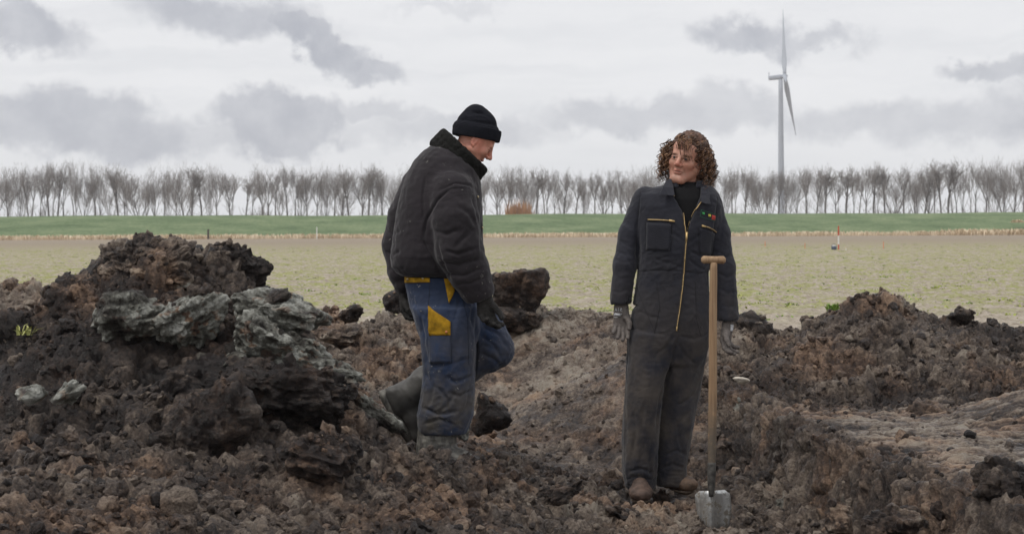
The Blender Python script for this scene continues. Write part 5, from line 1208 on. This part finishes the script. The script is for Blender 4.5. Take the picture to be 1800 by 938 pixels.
    f.rows([(540, 724, 838, -.03, .125), (580, 738, 836, -.04, .12), (620, 742, 836, -.05, .115), (660, 744, 834, -.05, .108), (700, 740, 833, -.05, .105), (730, 734, 831, -.05, .105), (748, 734, 824, -.05, .10), (762, 738, 818, -.05, .095)], D, .025, 2.2)
    f.chain([P(800, 540, .12), P(845, 580, .13), P(866, 612, .13)], [.120, .115, .106], .03); f.chain([P(866, 612, .13), P(820, 638, .15), P(772, 662, .17)], [.104, .100, .088], .02)
    f.rows([(750, 746, 812, -.05, .075), (780, 746, 812, -.05, .08)], D, .004, 2.2, 'cut', .004); 
    V, Q = f.mesh(); V = relax(V, Q, 2); N = vnormals(V, Q); px = to_px(V)
    dd = .005*ridges(V, (.25, .1, 1), .26, .07, 51)*sstep(500, 540, px[:, 1])+.003*sstep(620, 700, px[:, 1])*(V[:, 1] < D+.06)*ridges(V, (1, 0, .5), .16, .042, 55)+.007*sstep(840, 865, px[:, 0])*ridges(V, (1, 0, -.4), .14, .034, 56)+.002*perlin(V, .02, 57)
    lines = [([(738, 555), (744, 590), (750, 640)], 5, .012), ([(725, 520), (732, 540), (744, 556)], 4, .006), ([(752, 640), (785, 642), (828, 628)], 4, .008), ([(746, 650), (762, 680), (756, 712)], 5, .010), ([(784, 660), (800, 672), (832, 660)], 4.5, .012), ([(790, 690), (808, 696), (832, 684)], 4.5, .012), ([(744, 716), (770, 728), (806, 722)], 4.5, .014), ([(745, 745), (772, 736), (800, 746)], 4, .012), ([(800, 690), (786, 712), (766, 728)], 4, .010), ([(826, 690), (820, 715), (806, 738)], 4, .010), ([(770, 680), (786, 702), (790, 728)], 4.5, .010),
             ([(836, 560), (838, 620), (834, 660)], 3.5, .018), ([(846, 590), (868, 606), (882, 632)], 4.5, .012), ([(842, 620), (865, 628), (880, 642)], 4.5, .012), ([(850, 575), (875, 588), (893, 612)], 4.5, .008), ([(840, 655), (862, 652), (885, 645)], 4.5, .009), ([(800, 500), (808, 530), (800, 560)], 4, .006), ([(834, 520), (828, 560), (836, 590)], 4, .008)]
    dd += creases(V, N, D, lines); V = V+N*dd[:, None]; V = relax(V, Q, 1)
    tr = mesh_obj('trousers', V, Q, M['trousers'], root); tb = bvh(V, Q)
    patch('pocket_flap', M['yellow'], tb, [(713, 486), (755, 482), (756, 496), (713, 497)], tr, .007, .003, 10, 5, D)
    patch('pocket_trim', M['yellow'], tb, [(780, 489), (796, 490), (799, 512), (789, 533)], tr, .007, .003, 6, 10, D)
    patch('pocket', M['trousers'], tb, [(754, 589), (792, 587), (793, 636), (756, 637)], tr, .008, .003, 10, 12, D)
    patch('knee_pocket_flap', M['yellow'], tb, [(753, 539), (792, 565), (792, 589), (755, 589)], tr, .010, .003, 10, 10, D)
    for (x, y, mt) in ((719, 490.5, 'lens'), (744, 489, 'lens'), (785, 583, 'orange')):
        h, nn = hit(tb, x, y)
        if h is not None:
            mb = MB(); mb.tube([tuple(h+nn*.006), tuple(h+nn*.013)], [.0065, .0055], 10); mb.build('stud', M[mt], tr, True)
    for ln_ in ([(756, 497), (753, 540)], [(796, 490), (812, 520), (822, 560), (824, 640)], [(792, 590), (794, 637)], [(755, 590), (757, 637), (794, 637)]): strip('seam', M['seam'], tb, ln_, tr, .7, .001, 30, D)
    # boots
    f = Field([P(700, 800)[0], D-.25, P(700, 825)[2]-.05], [P(880, 800)[0], D+.15, P(700, 725)[2]], .005)
    f.rows([(730, 742, 808, -.05, .075), (752, 736, 802, -.05, .078), (785, 732, 802, -.05, .078), (800, 732, 804, -.05, .076)], D, .01, 2.2); f.chain([P(766, 800, -.05), P(815, 808, -.09)], [.065, .052], .03)
    V, Q = f.mesh(); N = vnormals(V, Q); V = relax(V, Q, 2)+N*(.005*ridges(V, (1, 0, .2), .1, .04, 61))[:, None]; mesh_obj('boot', V, Q, M['rubber'], root)
    f = Field([P(655, 800)[0], D+.0, P(700, 800)[2]-.05], [P(800, 800)[0], D+.42, P(700, 620)[2]], .005)
    f.chain([P(795, 652, .16), P(752, 672, .18), P(718, 697, .20)], [.085, .090, .080], .02)
    f.chain([P(708, 693, .20), P(726, 730, .20), P(738, 764, .20)], [.062, .054, .046], .03); f.cone(P(690, 692, .20), P(704, 716, .20), .042, .048, .02); f.cone(P(724, 690, .20), P(738, 740, .20), .05, .048, .03)
    V, Q = f.mesh(); N = vnormals(V, Q); V = relax(V, Q, 2)+N*(.003*ridges(V, (.6, 0, -.5), .2, .05, 63))[:, None]; bt = mesh_obj('boot', V, Q, M['rubber_dark'], root)
    # sole of the lifted boot: heel block and tread
    mb = MB(); pts = [(674, 684), (681, 700), (692, 722), (708, 750), (722, 772)]
    mb.tube([P(x-1, y+1, .20) for x, y in pts], [.026, .030, .026, .030, .024], 8); s_ = mb.build('sole', M['rubber'], bt, True)
    # gloves
    glove('glove', M['glove1'], P(851, 519, -.155), (.12, .02, -1), (.9, .6, 0), root, .85, 1.16, .065, .052, 1, None)
    glove('glove', M['glove1'], P(711, 514, .19), (.04, .05, -1), (-.3, -1, 0), root, .95, 1.05, .07, .050, -1, None)
walking_man()

# ================================================================== spade
def spade():
    D = 8.02; P = lambda x, y, dy=0.: W(x, y, D+dy)
    base = P(1252, 905); t = empty('spade', base, 'long wooden T-handled spade standing upright in the soil before the standing man', 'spade')
    r = np.random.RandomState(4); ys = np.linspace(461, 838, 40); mb = MB()
    pts = [P(1254.5-(y-461)/377*3.2+.35*math.sin(y*.021), y, .0) for y in ys]
    rad = np.interp(ys, [461, 600, 760, 838], [.0175, .0195, .0205, .018])*(1+.02*np.sin(ys*.13)); mb.tube(pts, rad, 14); mb.build('shaft', M['wood'], t, True)
    mb = MB(); xs = np.linspace(1232.5, 1275.5, 20); rr = [.009, .0155]+list(.0185+.0*xs[2:-2]-.0012*np.cos((xs[2:-2]-1254)/8))+[.0155, .009]
    mb.tube([P(x, 456.5+.015*(x-1254), .0) for x in xs], rr, 14); mb.build('grip', M['wood'], t, True)
    # socket with strap, then a pressed blade folded along its middle
    mb = MB(); ys = np.linspace(812, 872, 14); mb.tube([P(1251.2-(y-812)*.02, y, -.002) for y in ys], np.interp(ys, [812, 830, 850, 872], [.0185, .0205, .018, .011]), 14); mb.build('socket', M['steel_dark'], t, True)
    rows = [(862, 1226, 1277, .0), (869, 1221.5, 1283, .0), (880, 1222, 1285, 0), (892, 1224, 1286, 0), (904, 1226, 1285, 0), (918, 1229, 1283, 0), (938, 1234, 1279, 0)]
    V = []; n = 17
    for (y, xl, xr, _) in rows:
        for i in range(n):
            u = i/(n-1); x = xl+(xr-xl)*u; mid = (1251-xl)/(xr-xl); dy = -.055*(1-abs(u-mid)/max(mid, 1-mid))+.012*math.cos(u*9); yy = y-(4.5*(u > mid)*(u-mid) if True else 0)+(3 if (i in (0, n-1) and y == 862) else 0)
            V.append(P(x, yy, dy+.055))
    k = len(V); V += [v+np.array([0, .003, 0]) for v in V]; w = n; R_ = len(rows); Fc = []
    for j in range(R_-1):
        for i in range(n-1): a = j*w+i; Fc += [(a, a+w, a+w+1, a+1), (k+a, k+a+1, k+a+w+1, k+a+w)]
    for i in range(n-1): Fc += [(i, i+1, k+i+1, k+i), ((R_-1)*w+i+1, (R_-1)*w+i, k+(R_-1)*w+i, k+(R_-1)*w+i+1)]
    for j in range(R_-1): Fc += [((j+1)*w, j*w, k+j*w, k+(j+1)*w), (j*w+n-1, (j+1)*w+n-1, k+(j+1)*w+n-1, k+j*w+n-1)]
    mesh_obj('blade', V, Fc, M['steel'], t, True)
spade()
